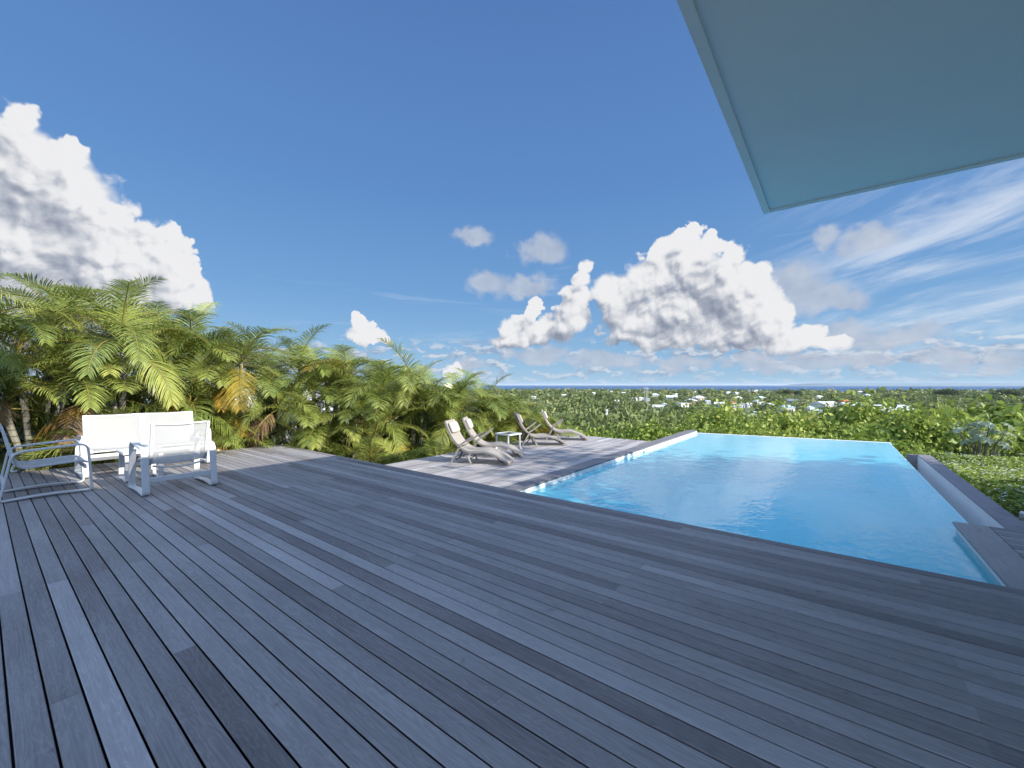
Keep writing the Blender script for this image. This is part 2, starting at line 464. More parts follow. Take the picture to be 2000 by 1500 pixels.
M['plaster'] = material('house_plaster', lambda b: princ(b, b.mix(b.noise(b.pos(), 2.0, 6), (0.66, 0.66, 0.64), (0.74, 0.74, 0.72)), 0.8, 0.2, b.bump(b.noise(b.pos(), 90, 3), 0.15, 0.002)))
M['soffit'] = material('soffit_paint', lambda b: princ(b, b.ramp(b.noise(b.pos(), 0.9, 7, 0.65), [(0.3, (0.82, 0.895, 0.94)), (0.7, (0.86, 0.93, 0.97))]), 0.8, 0.2, b.bump(b.noise(b.pos(), 120, 3, 0.6), 0.25, 0.002)))
M['glass_dark'] = material('window_glass', lambda b: princ(b, (0.03, 0.04, 0.05), 0.05, 0.8))
M['alu'] = material('white_aluminium', lambda b: princ(b, b.mix(b.noise(b.pos(), 6.0, 4), (0.50, 0.50, 0.49), (0.56, 0.56, 0.55)), 0.38, 0.45))

def water_fn(b):
    p = b.pos()
    w1 = b.noise(b.v('MULTIPLY', p, (2.6, 1.6, 1.0)), 1.0, 3, 0.55, 0.6)
    w2 = b.noise(b.v('MULTIPLY', p, (9.0, 6.0, 1.0)), 1.0, 3, 0.6, 0.8)
    w3 = b.noise(p, 0.45, 2, 0.5)
    h = b.m('ADD', b.m('MULTIPLY', w1, 0.55), b.m('MULTIPLY', b.m('MULTIPLY', w2, 0.36), b.mapr(w3, 0.35, 0.65, 0.35, 1.0)))
    nrm = b.bump(h, 0.32, 0.04)
    fr = b.n('ShaderNodeFresnel'); fr.inputs['IOR'].default_value = 1.42; b.put(fr.inputs['Normal'], nrm)
    tr = b.n('ShaderNodeBsdfTransparent'); b.put(tr.inputs[0], (0.86, 0.975, 1.0))
    gl = b.n('ShaderNodeBsdfGlossy'); b.put(gl.inputs['Color'], (1, 1, 1)); gl.inputs['Roughness'].default_value = 0.015
    b.put(gl.inputs['Normal'], nrm)
    df = b.n('ShaderNodeBsdfDiffuse'); b.put(df.inputs[0], (0.19, 0.82, 0.97))     # faint cloudiness of the water itself
    body = b.n('ShaderNodeMixShader'); body.inputs[0].default_value = 0.52; b.put(body.inputs[1], tr.outputs[0]); b.put(body.inputs[2], df.outputs[0])
    mx = b.n('ShaderNodeMixShader'); b.put(mx.inputs[0], fr.outputs[0]); b.put(mx.inputs[1], body.outputs[0]); b.put(mx.inputs[2], gl.outputs[0])
    return mx.outputs[0]
M['water'] = material('pool_water', water_fn)

# ------------------------------------------------------------------ decks
def boards(mb, x0, x1, y0, y1, z, along='x', pitch=PITCH, gap=0.007, joints=((), ()), th=0.028, last=None, tilt=0.0):
    """rows of bevelled boards filling a rectangle; the boards run along x or y"""
    gr = mb.a.setdefault('grain', []); ti = mb.a.setdefault('tint', [])
    a0, a1, c0, c1 = (x0, x1, y0, y1) if along == 'x' else (y0, y1, x0, x1)
    n = int(round((c1 - c0) / pitch)); pitch = (c1 - c0) / n
    for i in range(n):
        lo = c0 + i * pitch + (gap / 2); hi = c0 + (i + 1) * pitch - (gap / 2)
        if i == n - 1: hi = c1
        js = [j + random.uniform(-0.012, 0.012) for j in joints[i % 2] if a0 + 0.3 < j < a1 - 0.3]
        cuts = [a0] + js + [a1]
        for k in range(len(cuts) - 1):
            s0 = cuts[k] + (0.0015 if k else 0); s1 = cuts[k + 1] - (0.0015 if k < len(cuts) - 2 else 0)
            c = 0.004; dz = random.uniform(-0.0012, 0.0012); w = hi - lo
            prof = [(lo, z - th), (lo, z - c + dz), (lo + 0.0012, z - 0.0012 + dz), (lo + c, z + dz), (hi - c, z + dz), (hi - 0.0012, z - 0.0012 + dz), (hi, z - c + dz), (hi, z - th)]
            t = min(0.84, max(0.30, random.gauss(0.5, 0.10))); 
            if random.random() < 0.09: t = max(0.27, t - 0.13)
            rnd = random.random(); off = random.uniform(0, 40)
            ns = 2
            rings = []
            for q in range(ns):
                s = s0 + (s1 - s0) * q / (ns - 1)
                rings.append([((s, p, zz) if along == 'x' else (p, s, zz)) for p, zz in (prof if along == 'x' else prof)])
                for p, zz in prof: gr.append((s + off, p - lo + rnd * 3, rnd)); ti.append(t)
            if along == 'x': rings = rings[::-1]; 
            mb.loft(rings)

# vertex order of the attribute is along the sweep; for 'x' the rings were flipped, so flip the pairs too
def fix_flip(mb, start):
    g, v = mb.a['grain'], mb.v
    for i in range(start, len(v), 16):
        g[i:i + 8], g[i + 8:i + 16] = g[i + 8:i + 16], g[i:i + 8]

mb = MB()
boards(mb, V_LEFT, 9.0, -4.0, U_EDGE, 0.0, 'x', PITCH, 0.0078, ((-4.36, -1.17, 2.0, 5.2, -7.5), (0.48, -2.72, -5.9, -9.0, 3.7)))
fix_flip(mb, 0)
main_deck = structure(mb.build('main_deck', M['deck']))
mb = MB(); mb.box(V_LEFT + 0.02, 9.0, -4.0, U_EDGE - 0.02, -0.09, -0.030); mb.box(V_LEFT + 0.03, 9.0, U_EDGE - 0.05, U_EDGE - 0.02, -1.9, -0.09); mb.box(V_LEFT + 0.03, V_LEFT + 0.07, -4.0, U_EDGE - 0.06, -1.9, -0.09)
mb.build('joists', M['under'], main_deck)

mb = MB()
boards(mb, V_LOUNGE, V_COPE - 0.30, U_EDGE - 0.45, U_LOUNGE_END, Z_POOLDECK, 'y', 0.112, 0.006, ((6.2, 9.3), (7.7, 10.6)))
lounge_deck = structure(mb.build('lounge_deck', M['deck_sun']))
mb = MB(); mb.box(V_LOUNGE + 0.02, V_COPE - 0.30, U_EDGE - 0.01, U_LOUNGE_END - 0.02, Z_POOLDECK - 0.09, Z_POOLDECK - 0.03)
mb.box(V_LOUNGE + 0.03, V_LOUNGE + 0.07, U_EDGE, U_LOUNGE_END - 0.03, -2.6, Z_POOLDECK - 0.09); mb.box(V_LOUNGE + 0.07, V_COPE - 0.3, U_LOUNGE_END - 0.07, U_LOUNGE_END - 0.03, -2.6, Z_POOLDECK - 0.09)
mb.build('joists', M['under'], lounge_deck)

mb = MB()
boards(mb, V_BORDER + 0.285, 9.0, U_EDGE + 0.01, U_SIDE, Z_POOLDECK, 'x', 0.115, 0.007, ((3.2, 6.1), (4.5, 7.4)))
fix_flip(mb, 0)
n0 = len(mb.v)
boards(mb, V_BORDER, V_BORDER + 0.28, U_EDGE - 0.3, U_SIDE - 0.006, Z_POOLDECK, 'y', 0.28, 0.006)
side_deck = structure(mb.build('side_deck', M['deck']))
mb = MB(); mb.box(V_BORDER + 0.03, 9.0, U_EDGE, U_SIDE - 0.01, Z_POOLDECK - 0.09, Z_POOLDECK - 0.03)
mb.build('joists', M['under'], side_deck)

# ------------------------------------------------------------------ the pool
FL = at_z(1356, 846.0, Z_WATER); FR = at_z(1731, 865.0, Z_WATER)
V_OVER = 1.25
pool = thing('swimming_pool', 'infinity swimming pool of bright blue water set flush in the timber terrace', 'pool', (0, 0, 0))
zf, zt = -1.75, Z_WATER - 0.002
vl = V_COPE + 0.004
mb = MB()   # floor and lower walls: blue liner
fl, fr2 = (vl, FL[1] - 0.02), (V_OVER - 0.02, FR[1] - 0.02)
poly = [(vl, U_EDGE - 0.1), (V_OVER - 0.30, U_EDGE - 0.1), (V_OVER - 0.30, FR[1] - 0.34), (vl, FL[1] - 0.34)]
mb.add([(x, y, zf) for x, y in poly], [tuple(range(len(poly)))])
zl = Z_WATER - 0.035
for i in range(len(poly)):
    a, c = poly[i], poly[(i + 1) % len(poly)]
    ztop = {0: -0.05, 1: zl, 2: zl, 3: Z_WATER - 0.05}[i]
    mb.quad((a[0], a[1], zf), (a[0], a[1], ztop), (c[0], c[1], ztop), (c[0], c[1], zf))
mb.build('shell', M['liner'], pool)
mb = MB()   # white band over the water and the wide white rims just under it
mb.quad((vl, U_EDGE - 0.3, Z_WATER - 0.05), (vl, U_EDGE - 0.3, Z_POOLDECK - 0.028), (vl, FL[1], Z_POOLDECK - 0.028), (vl, FL[1], Z_WATER - 0.05))
mb.quad((V_BORDER + 0.028, U_EDGE - 0.3, Z_WATER - 0.06), (V_BORDER + 0.028, U_SIDE - 0.03, Z_WATER - 0.06), (V_BORDER + 0.028, U_SIDE - 0.03, Z_POOLDECK - 0.03), (V_BORDER + 0.028, U_EDGE - 0.3, Z_POOLDECK - 0.03))
mb.add([(V_OVER - 0.30, U_EDGE - 0.1, zl), (V_OVER - 0.006, U_EDGE - 0.1, zl), (V_OVER - 0.006, FR[1], zl), (V_OVER - 0.30, FR[1] - 0.34, zl)], [(0, 1, 2, 3)])
mb.add([(vl, FL[1] - 0.34, zl), (V_OVER - 0.30, FR[1] - 0.34, zl), (V_OVER - 0.006, FR[1], zl), (vl, FL[1], zl)], [(0, 1, 2, 3)])
# overflow lips, a few millimetres proud of the water
def lip(a, c, w0, w1, z0, z1):
    A, C = Vector((*a, 0)), Vector((*c, 0)); t = (C - A).normalized(); n = Vector((t.y, -t.x, 0))
    pts = []
    for p in (A, C): pts.append([p + n * w0 + Vector((0, 0, z0)), p + n * w1 + Vector((0, 0, z0)), p + n * w1 + Vector((0, 0, z1)), p + n * w0 + Vector((0, 0, z1))])
    mb.loft(pts)
lip((V_OVER, U_SIDE - 0.02), (V_OVER, FR[1]), 0.04, -0.006, -1.3, Z_WATER - 0.004)
lip((V_OVER + 0.07, FR[1]), (vl - 0.26, FL[1]), 0.16, 0.0, -1.3, Z_WATER + 0.004)
mb.build('overflow_rim', M['white_wall'], pool)
mb = MB()
mb.add([(vl, U_EDGE - 0.1, Z_WATER), (V_BORDER + 0.026, U_EDGE - 0.1, Z_WATER), (V_BORDER + 0.026, U_SIDE - 0.03, Z_WATER), (V_OVER + 0.034, U_SIDE - 0.03, Z_WATER), (V_OVER + 0.034, FR[1], Z_WATER), (vl, FL[1], Z_WATER)], [(0, 1, 2, 3, 4, 5)])
mb.build('pool_water', M['water'], pool)
mb = MB()
boards(mb, V_COPE - 0.295, V_COPE, U_EDGE - 0.45, FL[1] + 0.02, Z_POOLDECK + 0.001, 'y', 0.295, 0.004, ((8.1,), (8.1,)), 0.03)
mb.build('coping', M['coping'], pool)
mb = MB(); mb.box(V_COPE - 0.26, V_COPE - 0.003, U_EDGE - 0.3, FL[1], -1.9, Z_POOLDECK - 0.031)
mb.build('coping_wall', M['white_wall'], pool)
# gutter on the right, with its far stone kerb
GI, GO, GE = 1.50, 1.72, 13.1
mb = MB(); mb.box(GI, GO, U_SIDE + 0.004, GE, -1.6, Z_POOLDECK - 0.004, 0.004)
mb.box(V_OVER + 0.072, GI - 0.003, GE - 0.10, GE, -1.6, Z_POOLDECK - 0.012, 0.003)
mb.build('stone_kerb', M['stone'], pool)
mb = MB(); mb.quad((GI - 0.004, U_SIDE, -0.9), (GI - 0.004, U_SIDE, Z_POOLDECK - 0.012), (GI - 0.004, GE - 0.1, Z_POOLDECK - 0.012), (GI - 0.004, GE - 0.1, -0.9))
mb.box(V_OVER + 0.072, GI - 0.006, U_SIDE - 0.3, GE - 0.10, -0.95, -0.62)
mb.box(V_OVER + 0.074, V_OVER + 0.11, U_SIDE - 0.3, GE - 0.10, -0.619, -0.40)
mb.build('overflow_gutter', M['white_wall'], pool)

# ------------------------------------------------------------------ the house behind the camera, its canopy over the terrace
house = thing('house', 'pale teal underside of the house roof slab reaching over the terrace', 'house', (6, -3, 0))
inv = Matrix.Translation((-6, 3, 0))
def hb(name, mat, fnc, smooth=False):
    mb = MB(); fnc(mb); mb.v = [tuple(inv @ Vector(p)) for p in mb.v]
    return mb.build(name, mat, house, smooth)
RZ, RV, RU = 3.57, -0.70, 6.12
def canopy(mb):
    r = 0.07; z = RZ
    outer = [(RV, RU), (5.25, RU), (5.25, -1.2), (RV, -1.2)]
    inner = [(RV + r, RU - r), (5.25 - r, RU - r), (5.25 - r, -1.2 + r), (RV + r, -1.2 + r)]
    vs = [(x, y, z) for x, y in outer] + [(x, y, z) for x, y in inner] + [(x, y, z + 0.02) for x, y in inner] + [(x, y, z + 0.22) for x, y in outer]
    fs = []
    for i in range(4):
        j = (i + 1) % 4
        fs += [(i, j, 4 + j, 4 + i), (4 + i, 4 + j, 8 + j, 8 + i), (i, 12 + i, 12 + j, j)]
    fs += [(8, 9, 10, 11), (15, 14, 13, 12)]
    mb.add(vs, fs)
hb('roof_slab', M['soffit'], canopy)
hb('wall', M['plaster'], lambda mb: mb.box(5.0, 5.2, -1.1, 7.2, -0.16, RZ + 0.03))  # out of view, added to keep the sun off the deck and near pool
hb('unseen_storey', M['plaster'], lambda mb: mb.box(-0.45, 5.2, -1.15, 2.45, RZ + 0.222, 8.0))  # out of view, added and sized so its shadow covers the left armchair and palms
hb('pillar', M['plaster'], lambda mb: mb.box(-0.60, -0.36, -1.12, -0.88, 0.002, RZ + 0.03, 0.004))
hb('sliding_door', M['glass_dark'], lambda mb: mb.box(4.96, 4.998, -0.6, 3.4, 0.05, 2.4))

# ------------------------------------------------------------------ ground, sea, far island
def ss(x, a, b):
    t = np.clip((x - a) / (b - a), 0, 1); return t * t * (3 - 2 * t)
def fbm2(x, y, seed, oct=4):
    out = np.zeros_like(x); amp = 1.0; fr = 1.0; g = np.random.default_rng(seed)
    for _ in range(oct):
        a = g.uniform(0, 6.28, 6); th = g.uniform(0, 6.28, 6)
        for k in range(6): out += amp / 6 * np.sin((x * np.cos(th[k]) + y * np.sin(th[k])) * fr * (0.7 + 0.12 * k) + a[k])
        amp *= 0.5; fr *= 2.1
    return out
D_TAB = [0, 8, 14, 25, 40, 60, 120, 200, 480, 1000, 2250, 2400]
Z_TAB = [-0.9, -1.0, -1.9, -3.6, -6.2, -8.6, -13.2, -16.6, -20.5, -25.0, -29.0, -34.0]
def ground_z(x, y):
    x = np.asarray(x, dtype=float); y = np.asarray(y, dtype=float)
    d = np.hypot(x, y)
    z = np.interp(d, D_TAB, Z_TAB)
    w = ss(-x, 5.5, 12) * ss(-d, -45, -18)
    zl = -1.0 - 0.17 * np.maximum(y, 0) - 0.02 * np.maximum(-x - 10, 0)
    z = z * (1 - w) + zl * w
    z = z + fbm2(x / 60, y / 60, 3) * np.clip(d / 120, 0, 1.6) + fbm2(x / 7, y / 7, 5) * 0.10 * np.clip((d - 6) / 10, 0, 1)
    z = z + 7.0 * np.exp(-(((x * CY + y * SY) / np.maximum(d, 1) - 0.80) / 0.16) ** 2) * ss(d, 500, 1500) * ss(-d, -2350, -1900)
    wr = ss(x, 1.6, 2.6) * ss(y, 4.5, 6.5) * ss(-y, -24, -19) * ss(-x, -12, -8)
    z = z * (1 - wr) + np.maximum(z, -0.72 - 0.045 * np.maximum(d - 9, 0)) * wr
    # dug out for the pool and kept below the decks
    inp = (x > -4.6) & (x < 1.62) & (y > 3.2) & (y < 17.2)
    z = np.where(inp, np.minimum(z, -2.4), z)
    ind = (x > -11) & (x < 9.5) & (y > -5) & (y < 12)
    z = np.where(ind & ~inp, np.minimum(z, -0.75), z)
    return z
def build_ground():
    nr, na = 190, 420
    r = np.concatenate([[0.0], np.geomspace(2.5, 2500, nr)])
    a = np.linspace(0, 2 * math.pi, na, endpoint=False)
    rr, aa = np.meshgrid(r, a, indexing='ij')
    x = rr * np.sin(aa); y = rr * np.cos(aa)
    V = np.stack([x, y, ground_z(x, y)], -1).reshape(-1, 3)
    i, j = np.meshgrid(np.arange(nr), np.arange(na), indexing='ij')
    j2 = (j + 1) % na
    F = np.stack([i * na + j, i * na + j2, (i + 1) * na + j2, (i + 1) * na + j], -1).reshape(-1, 4)
    def fn(b):
        p = b.pos()
        n1 = b.noise(p, 0.02, 6, 0.6); n2 = b.noise(p, 0.35, 6, 0.65); n3 = b.noise(p, 6.0, 5, 0.6)
        g = b.mix(b.mapr(n2, 0.35, 0.65), (0.07, 0.10, 0.035), (0.17, 0.195, 0.08))
        dry = b.mix(n3, (0.25, 0.24, 0.15), (0.32, 0.31, 0.21))
        c = b.mix(b.mapr(n1, 0.55, 0.72), g, dry)
        return princ(b, c, 0.95, 0.1, b.bump(n3, 0.5, 0.05))
    structure(np_mesh('ground', V, F, material('scrub_ground', fn), smooth=True))
build_ground()

def build_sea():
    na = 160; r = np.geomspace(1500, 55000, 60); a = np.linspace(-1.4, 1.4, na) - YAW
    rr, aa = np.meshgrid(r, a, indexing='ij')
    V = np.stack([rr * np.sin(aa), rr * np.cos(aa), np.full_like(rr, -30.0)], -1).reshape(-1, 3)
    i, j = np.meshgrid(np.arange(59), np.arange(na - 1), indexing='ij')
    F = np.stack([i * na + j, i * na + j + 1, (i + 1) * na + j + 1, (i + 1) * na + j], -1).reshape(-1, 4)
    def fn(b):
        p = b.pos()
        n = b.noise(b.v('MULTIPLY', p, (0.0006, 0.0006, 1)), 1.0, 5, 0.6, 0.5)
        c = b.mix(b.mapr(n, 0.35, 0.65), (0.03, 0.085, 0.17), (0.05, 0.115, 0.21))
        return princ(b, c, 0.7, 0.12)
    structure(np_mesh('sea', V, F[:, ::-1], material('sea_water', fn)))
build_sea()

def build_island():
    # a low limestone island on the horizon, seen 12 km out
    y0 = 12500.0; n = 220; m = 9
    xs = (np.linspace(1590, 2260, n) - CX) / F_PX * y0
    prof = np.interp(np.linspace(1590, 2260, n), [1590, 1610, 1628, 1638, 1660, 1720, 1800, 1900, 2000, 2100, 2260], [0, 0.10, 0.35, 0.78, 0.92, 0.96, 0.93, 0.97, 1.0, 1.05, 0.9]) * 90
    prof = prof + fbm2(np.arange(n) / 5.0, np.zeros(n), 21) * 3 * (prof > 30)
    V = []
    for k in range(m):
        t = k / (m - 1)
        hgt = np.sin(t * math.pi) ** 0.45 if 0 < k < m - 1 else 0.0
        yy = y0 + t * 2500
        for q in range(n): V.append((CY * xs[q] - SY * yy, SY * xs[q] + CY * yy, -30.5 + prof[q] * 1.12 * hgt))
    F = [(k * n + q, k * n + q + 1, (k + 1) * n + q + 1, (k + 1) * n + q) for k in range(m - 1) for q in range(n - 1)]
    def fn(b):
        c = b.mix(b.noise(b.pos(), 0.004, 6, 0.65), (0.13, 0.19, 0.22), (0.18, 0.235, 0.255))
        return princ(b, c, 0.95, 0.05)
    structure(np_mesh('island', np.array(V), np.array(F), material('island_slope', fn), smooth=True))
build_island()

# ------------------------------------------------------------------ furniture
def rounded(pts, rad, closed=False, n=5):
    """polyline with rounded corners"""
    P = [Vector(p) for p in pts]; out = []
    N = len(P)
    for i in range(N):
        if not closed and i in (0, N - 1): out.append(P[i]); continue
        r = rad[i] if isinstance(rad, (list, tuple)) else rad
        a, b, c = P[i - 1], P[i], P[(i + 1) % N]
        if r <= 0: out.append(b); continue
        d0, d1 = (a - b), (c - b)
        k0 = min(r, d0.length * 0.48); k1 = min(r, d1.length * 0.48)
        p0, p1 = b + d0.normalized() * k0, b + d1.normalized() * k1
        for q in range(n + 1):
            t = q / n
            out.append(p0 * (1 - t) ** 2 + b * 2 * t * (1 - t) + p1 * t * t)
    return out
def catmull(pts, n=4):
    P = [Vector(p) for p in pts]; out = []
    for i in range(len(P) - 1):
        p0, p1, p2, p3 = P[max(i - 1, 0)], P[i], P[i + 1], P[min(i + 2, len(P) - 1)]
        for q in range(n):
            t = q / n
            out.append(0.5 * ((2 * p1) + (p2 - p0) * t + (2 * p0 - 5 * p1 + 4 * p2 - p3) * t * t + (3 * p1 - p0 - 3 * p2 + p3) * t ** 3))
    out.append(P[-1]); return out
def flat(w, h, c=0.004):
    w, h = w / 2, h / 2
    return [(-w + c, -h), (w - c, -h), (w, -h + c), (w, h - c), (w - c, h), (-w + c, h), (-w, h - c), (-w, -h + c)]
def xz(pts, y): return [(x, y, z) for x, z in pts]
Y1 = (0, 1, 0)

def mesh_fabric(c0, c1, see):
    def fn(b):
        p = b.obj()
        weave = b.n('ShaderNodeTexWave', wave_type='BANDS', bands_direction='Y'); b.put(weave.inputs['Vector'], p); weave.inputs['Scale'].default_value = 160
        col = b.mix(b.noise(p, 5.0, 5, 0.6), c0, c1)
        col = b.mix(b.m('MULTIPLY', weave.outputs['Fac'], 0.12), col, (c0[0] * 0.6, c0[1] * 0.6, c0[2] * 0.6))
        pr = princ(b, col, 0.75, 0.2)
        tl = b.n('ShaderNodeBsdfTranslucent'); b.put(tl.inputs[0], col)
        m1 = b.n('ShaderNodeMixShader'); m1.inputs[0].default_value = 0.3; b.put(m1.inputs[1], pr); b.put(m1.inputs[2], tl.outputs[0])
        tr = b.n('ShaderNodeBsdfTransparent')
        m2 = b.n('ShaderNodeMixShader'); m2.inputs[0].default_value = see; b.put(m2.inputs[1], m1.outputs[0]); b.put(m2.inputs[2], tr.outputs[0])
        return m2.outputs[0]
    return fn
M['sling'] = material('white_mesh_fabric', mesh_fabric((0.53, 0.53, 0.52), (0.59, 0.59, 0.58), 0.22))
M['taupe'] = material('taupe_mesh_fabric', mesh_fabric((0.40, 0.36, 0.315), (0.47, 0.425, 0.375), 0.04))
M['taupe_frame'] = material('taupe_metal', lambda b: princ(b, b.mix(b.noise(b.obj(), 8.0, 4), (0.25, 0.225, 0.20), (0.32, 0.29, 0.26)), 0.42, 0.45))
M['dark_metal'] = material('dark_metal', lambda b: princ(b, (0.045, 0.042, 0.04), 0.45, 0.4))
M['cushion'] = material('headrest_cloth', lambda b: princ(b, b.mix(b.noise(b.obj(), 14.0, 5), (0.37, 0.335, 0.295), (0.44, 0.40, 0.355)), 0.85, 0.15, b.bump(b.noise(b.obj(), 220, 2), 0.3, 0.002)))
M['plastic'] = material('white_plastic', lambda b: princ(b, b.mix(b.noise(b.obj(), 7.0, 4), (0.52, 0.525, 0.52), (0.60, 0.60, 0.59)), 0.4, 0.45))
M['table_glass'] = material('tinted_glass', lambda b: princ(b, (0.06, 0.10, 0.09), 0.06, 0.6))
M['frosted'] = material('frosted_glass_top', lambda b: princ(b, (0.60, 0.66, 0.65), 0.3, 0.5))
M['screw'] = material('dark_screw', lambda b: princ(b, (0.05, 0.05, 0.055), 0.5, 0.4))

LOOP = [(0.80, 0.013), (0.757, 0.63), (0.115, 0.585), (0.075, 0.33), (0.018, 0.013), (0.41, 0.04)]
LOOP_R = [0.06, 0.10, 0.10, 0.12, 0.05, 0.25]
SEAT = [(0.035, 0.905), (0.165, 0.372), (0.69, 0.405), (0.765, 0.375)]
SEAT_R = [0, 0.09, 0.06, 0]

def sling_grid(y0, y1, sag=0.03, nx=8):
    path = rounded(xz(SEAT, 0), SEAT_R, n=6)
    # resample
    d = [0.0]
    for i in range(1, len(path)): d.append(d[-1] + (path[i] - path[i - 1]).length)
    ns = 26; pts = []
    for k in range(ns):
        t = d[-1] * k / (ns - 1)
        j = max(i for i in range(len(d)) if d[i] <= t + 1e-9); j = min(j, len(d) - 2)
        pts.append(path[j].lerp(path[j + 1], (t - d[j]) / (d[j + 1] - d[j])))
    vs = []
    for k, p in enumerate(pts):
        t = (pts[min(k + 1, ns - 1)] - pts[max(k - 1, 0)]).normalized()
        nrm = Vector((0, 1, 0)).cross(t)
        s_ = math.sin(math.pi * min(1, max(0, k / (ns - 1)))) ** 0.7
        for q in range(nx + 1):
            u = q / nx
            off = sag * s_ * (1 - (2 * u - 1) ** 2)
            vs.append(p + Vector((0, y0 + (y1 - y0) * u, 0)) + nrm * off)
    fs = [(k * (nx + 1) + q, k * (nx + 1) + q + 1, (k + 1) * (nx + 1) + q + 1, (k + 1) * (nx + 1) + q) for k in range(ns - 1) for q in range(nx)]
    return vs, fs

def make_seat(name, label, cat, w, bays):
    t = thing(name, label, cat)
    hw = w / 2 - 0.0375
    for s in (-1, 1):
        mb = MB(); mb.sweep(rounded(xz(LOOP, s * hw), LOOP_R, True, 6), flat(0.075, 0.021), Y1, True)
        mb.v = [(x - 0.4, y, z) for x, y, z in mb.v]
        fr = mb.build('side_frame', M['alu'], t, True)
    inner = hw - 0.048
    edges = [(-inner, inner)] if bays == 1 else [(-inner, -0.002), (0.002, inner)]
    for a, c in edges:
        mb = MB()
        for y in (a + 0.02, c - 0.02): mb.sweep(rounded(xz(SEAT, y), SEAT_R, n=6), flat(0.04, 0.024), Y1)
        mb.tube([(SEAT[0][0], a + 0.04, SEAT[0][1] - 0.008), (SEAT[0][0] - 0.012, (a + c) / 2, SEAT[0][1] - 0.02), (SEAT[0][0], c - 0.04, SEAT[0][1] - 0.008)], 0.013, 8)
        mb.tube([(0.745, a + 0.04, 0.382), (0.745, c - 0.04, 0.382)], 0.012, 8)
        bow = [(0.155 - 0.03 * math.sin(math.pi * q / 8), a + 0.04 + (c - a - 0.08) * q / 8, 0.352 - 0.035 * math.sin(math.pi * q / 8)) for q in range(9)]
        mb.tube(bow, 0.012, 8)
        mb.v = [(x - 0.4, y, z) for x, y, z in mb.v]
        bf = mb.build('seat_frame', M['alu'], t, True)
        vs, fs = sling_grid(a + 0.036, c - 0.036)
        mb = MB(); mb.add([(x - 0.4, y, z) for x, y, z in vs], fs)
        mb.build('sling', M['sling'], t, True)
        for y in (a + 0.02, c - 0.02):
            for k in range(4):
                f = 0.06 + 0.27 * k
                p = Vector((SEAT[0][0], y, SEAT[0][1])).lerp(Vector((SEAT[1][0], y, SEAT[1][1])), f)
                mb = MB(); nrm = Vector((-0.97, 0, -0.236))
                p0 = p + nrm * 0.0115 - Vector((0.4, 0, 0))
                mb.cone([p0, p0 + nrm * 0.0035], [0.0055, 0.0045], 8)
                mb.build('screw', M['screw'], bf)
    mb = MB(); mb.box(0.045 - 0.4, 0.068 - 0.4, -hw + 0.036, hw - 0.036, 0.16, 0.225, 0.004); mb.build('cross_bar', M['alu'], t)
    mb = MB(); mb.box(0.73 - 0.4, 0.752 - 0.4, -hw + 0.036, hw - 0.036, 0.295, 0.345, 0.004); mb.build('cross_bar', M['alu'], t)
    return t
chair = make_seat('armchair', 'white sling armchair turned away from the camera, opposite the sofa', 'chair', 0.80, 1)
chair.location = (-7.18, 1.66, 0.001); chair.rotation_euler = (0, 0, R(180)); chair['group'] = 'white sling armchairs on the terrace'
dup(chair, (-8.16, 0.54, 0.001), R(90), 'white sling armchair seen side on, cut by the left edge of the photo')
sofa = make_seat('sofa', 'white two-seat sling sofa with its back to the palm hedge', 'sofa', 1.62, 2)
sofa.location = (-9.18, 1.76, 0.001)

t = thing('side_table', 'low white side table between the sofa and the armchairs', 'table', (-8.16, 1.50, 0.001))
mb = MB()
for a, c, d, e in ((-0.24, 0.24, -0.24, -0.19), (-0.24, 0.24, 0.19, 0.24), (-0.24, -0.19, -0.19, 0.19), (0.19, 0.24, -0.19, 0.19)): mb.box(a, c, d, e, 0.405, 0.44, 0.004)
mb.build('table_top', M['alu'], t)
mb = MB(); mb.box(-0.192, 0.192, -0.192, 0.192, 0.414, 0.436, 0.002); mb.build('glass_panel', M['frosted'], t)
for s in (-1, 1):
    mb = MB(); mb.sweep(rounded(xz([(0.22, 0.012), (0.20, 0.395), (-0.20, 0.395), (-0.22, 0.012), (0, 0.035)], s * 0.185), [0.05, 0.05, 0.05, 0.05, 0.15], True), flat(0.06, 0.02), Y1, True)
    mb.build('leg_frame', M['alu'], t, True)

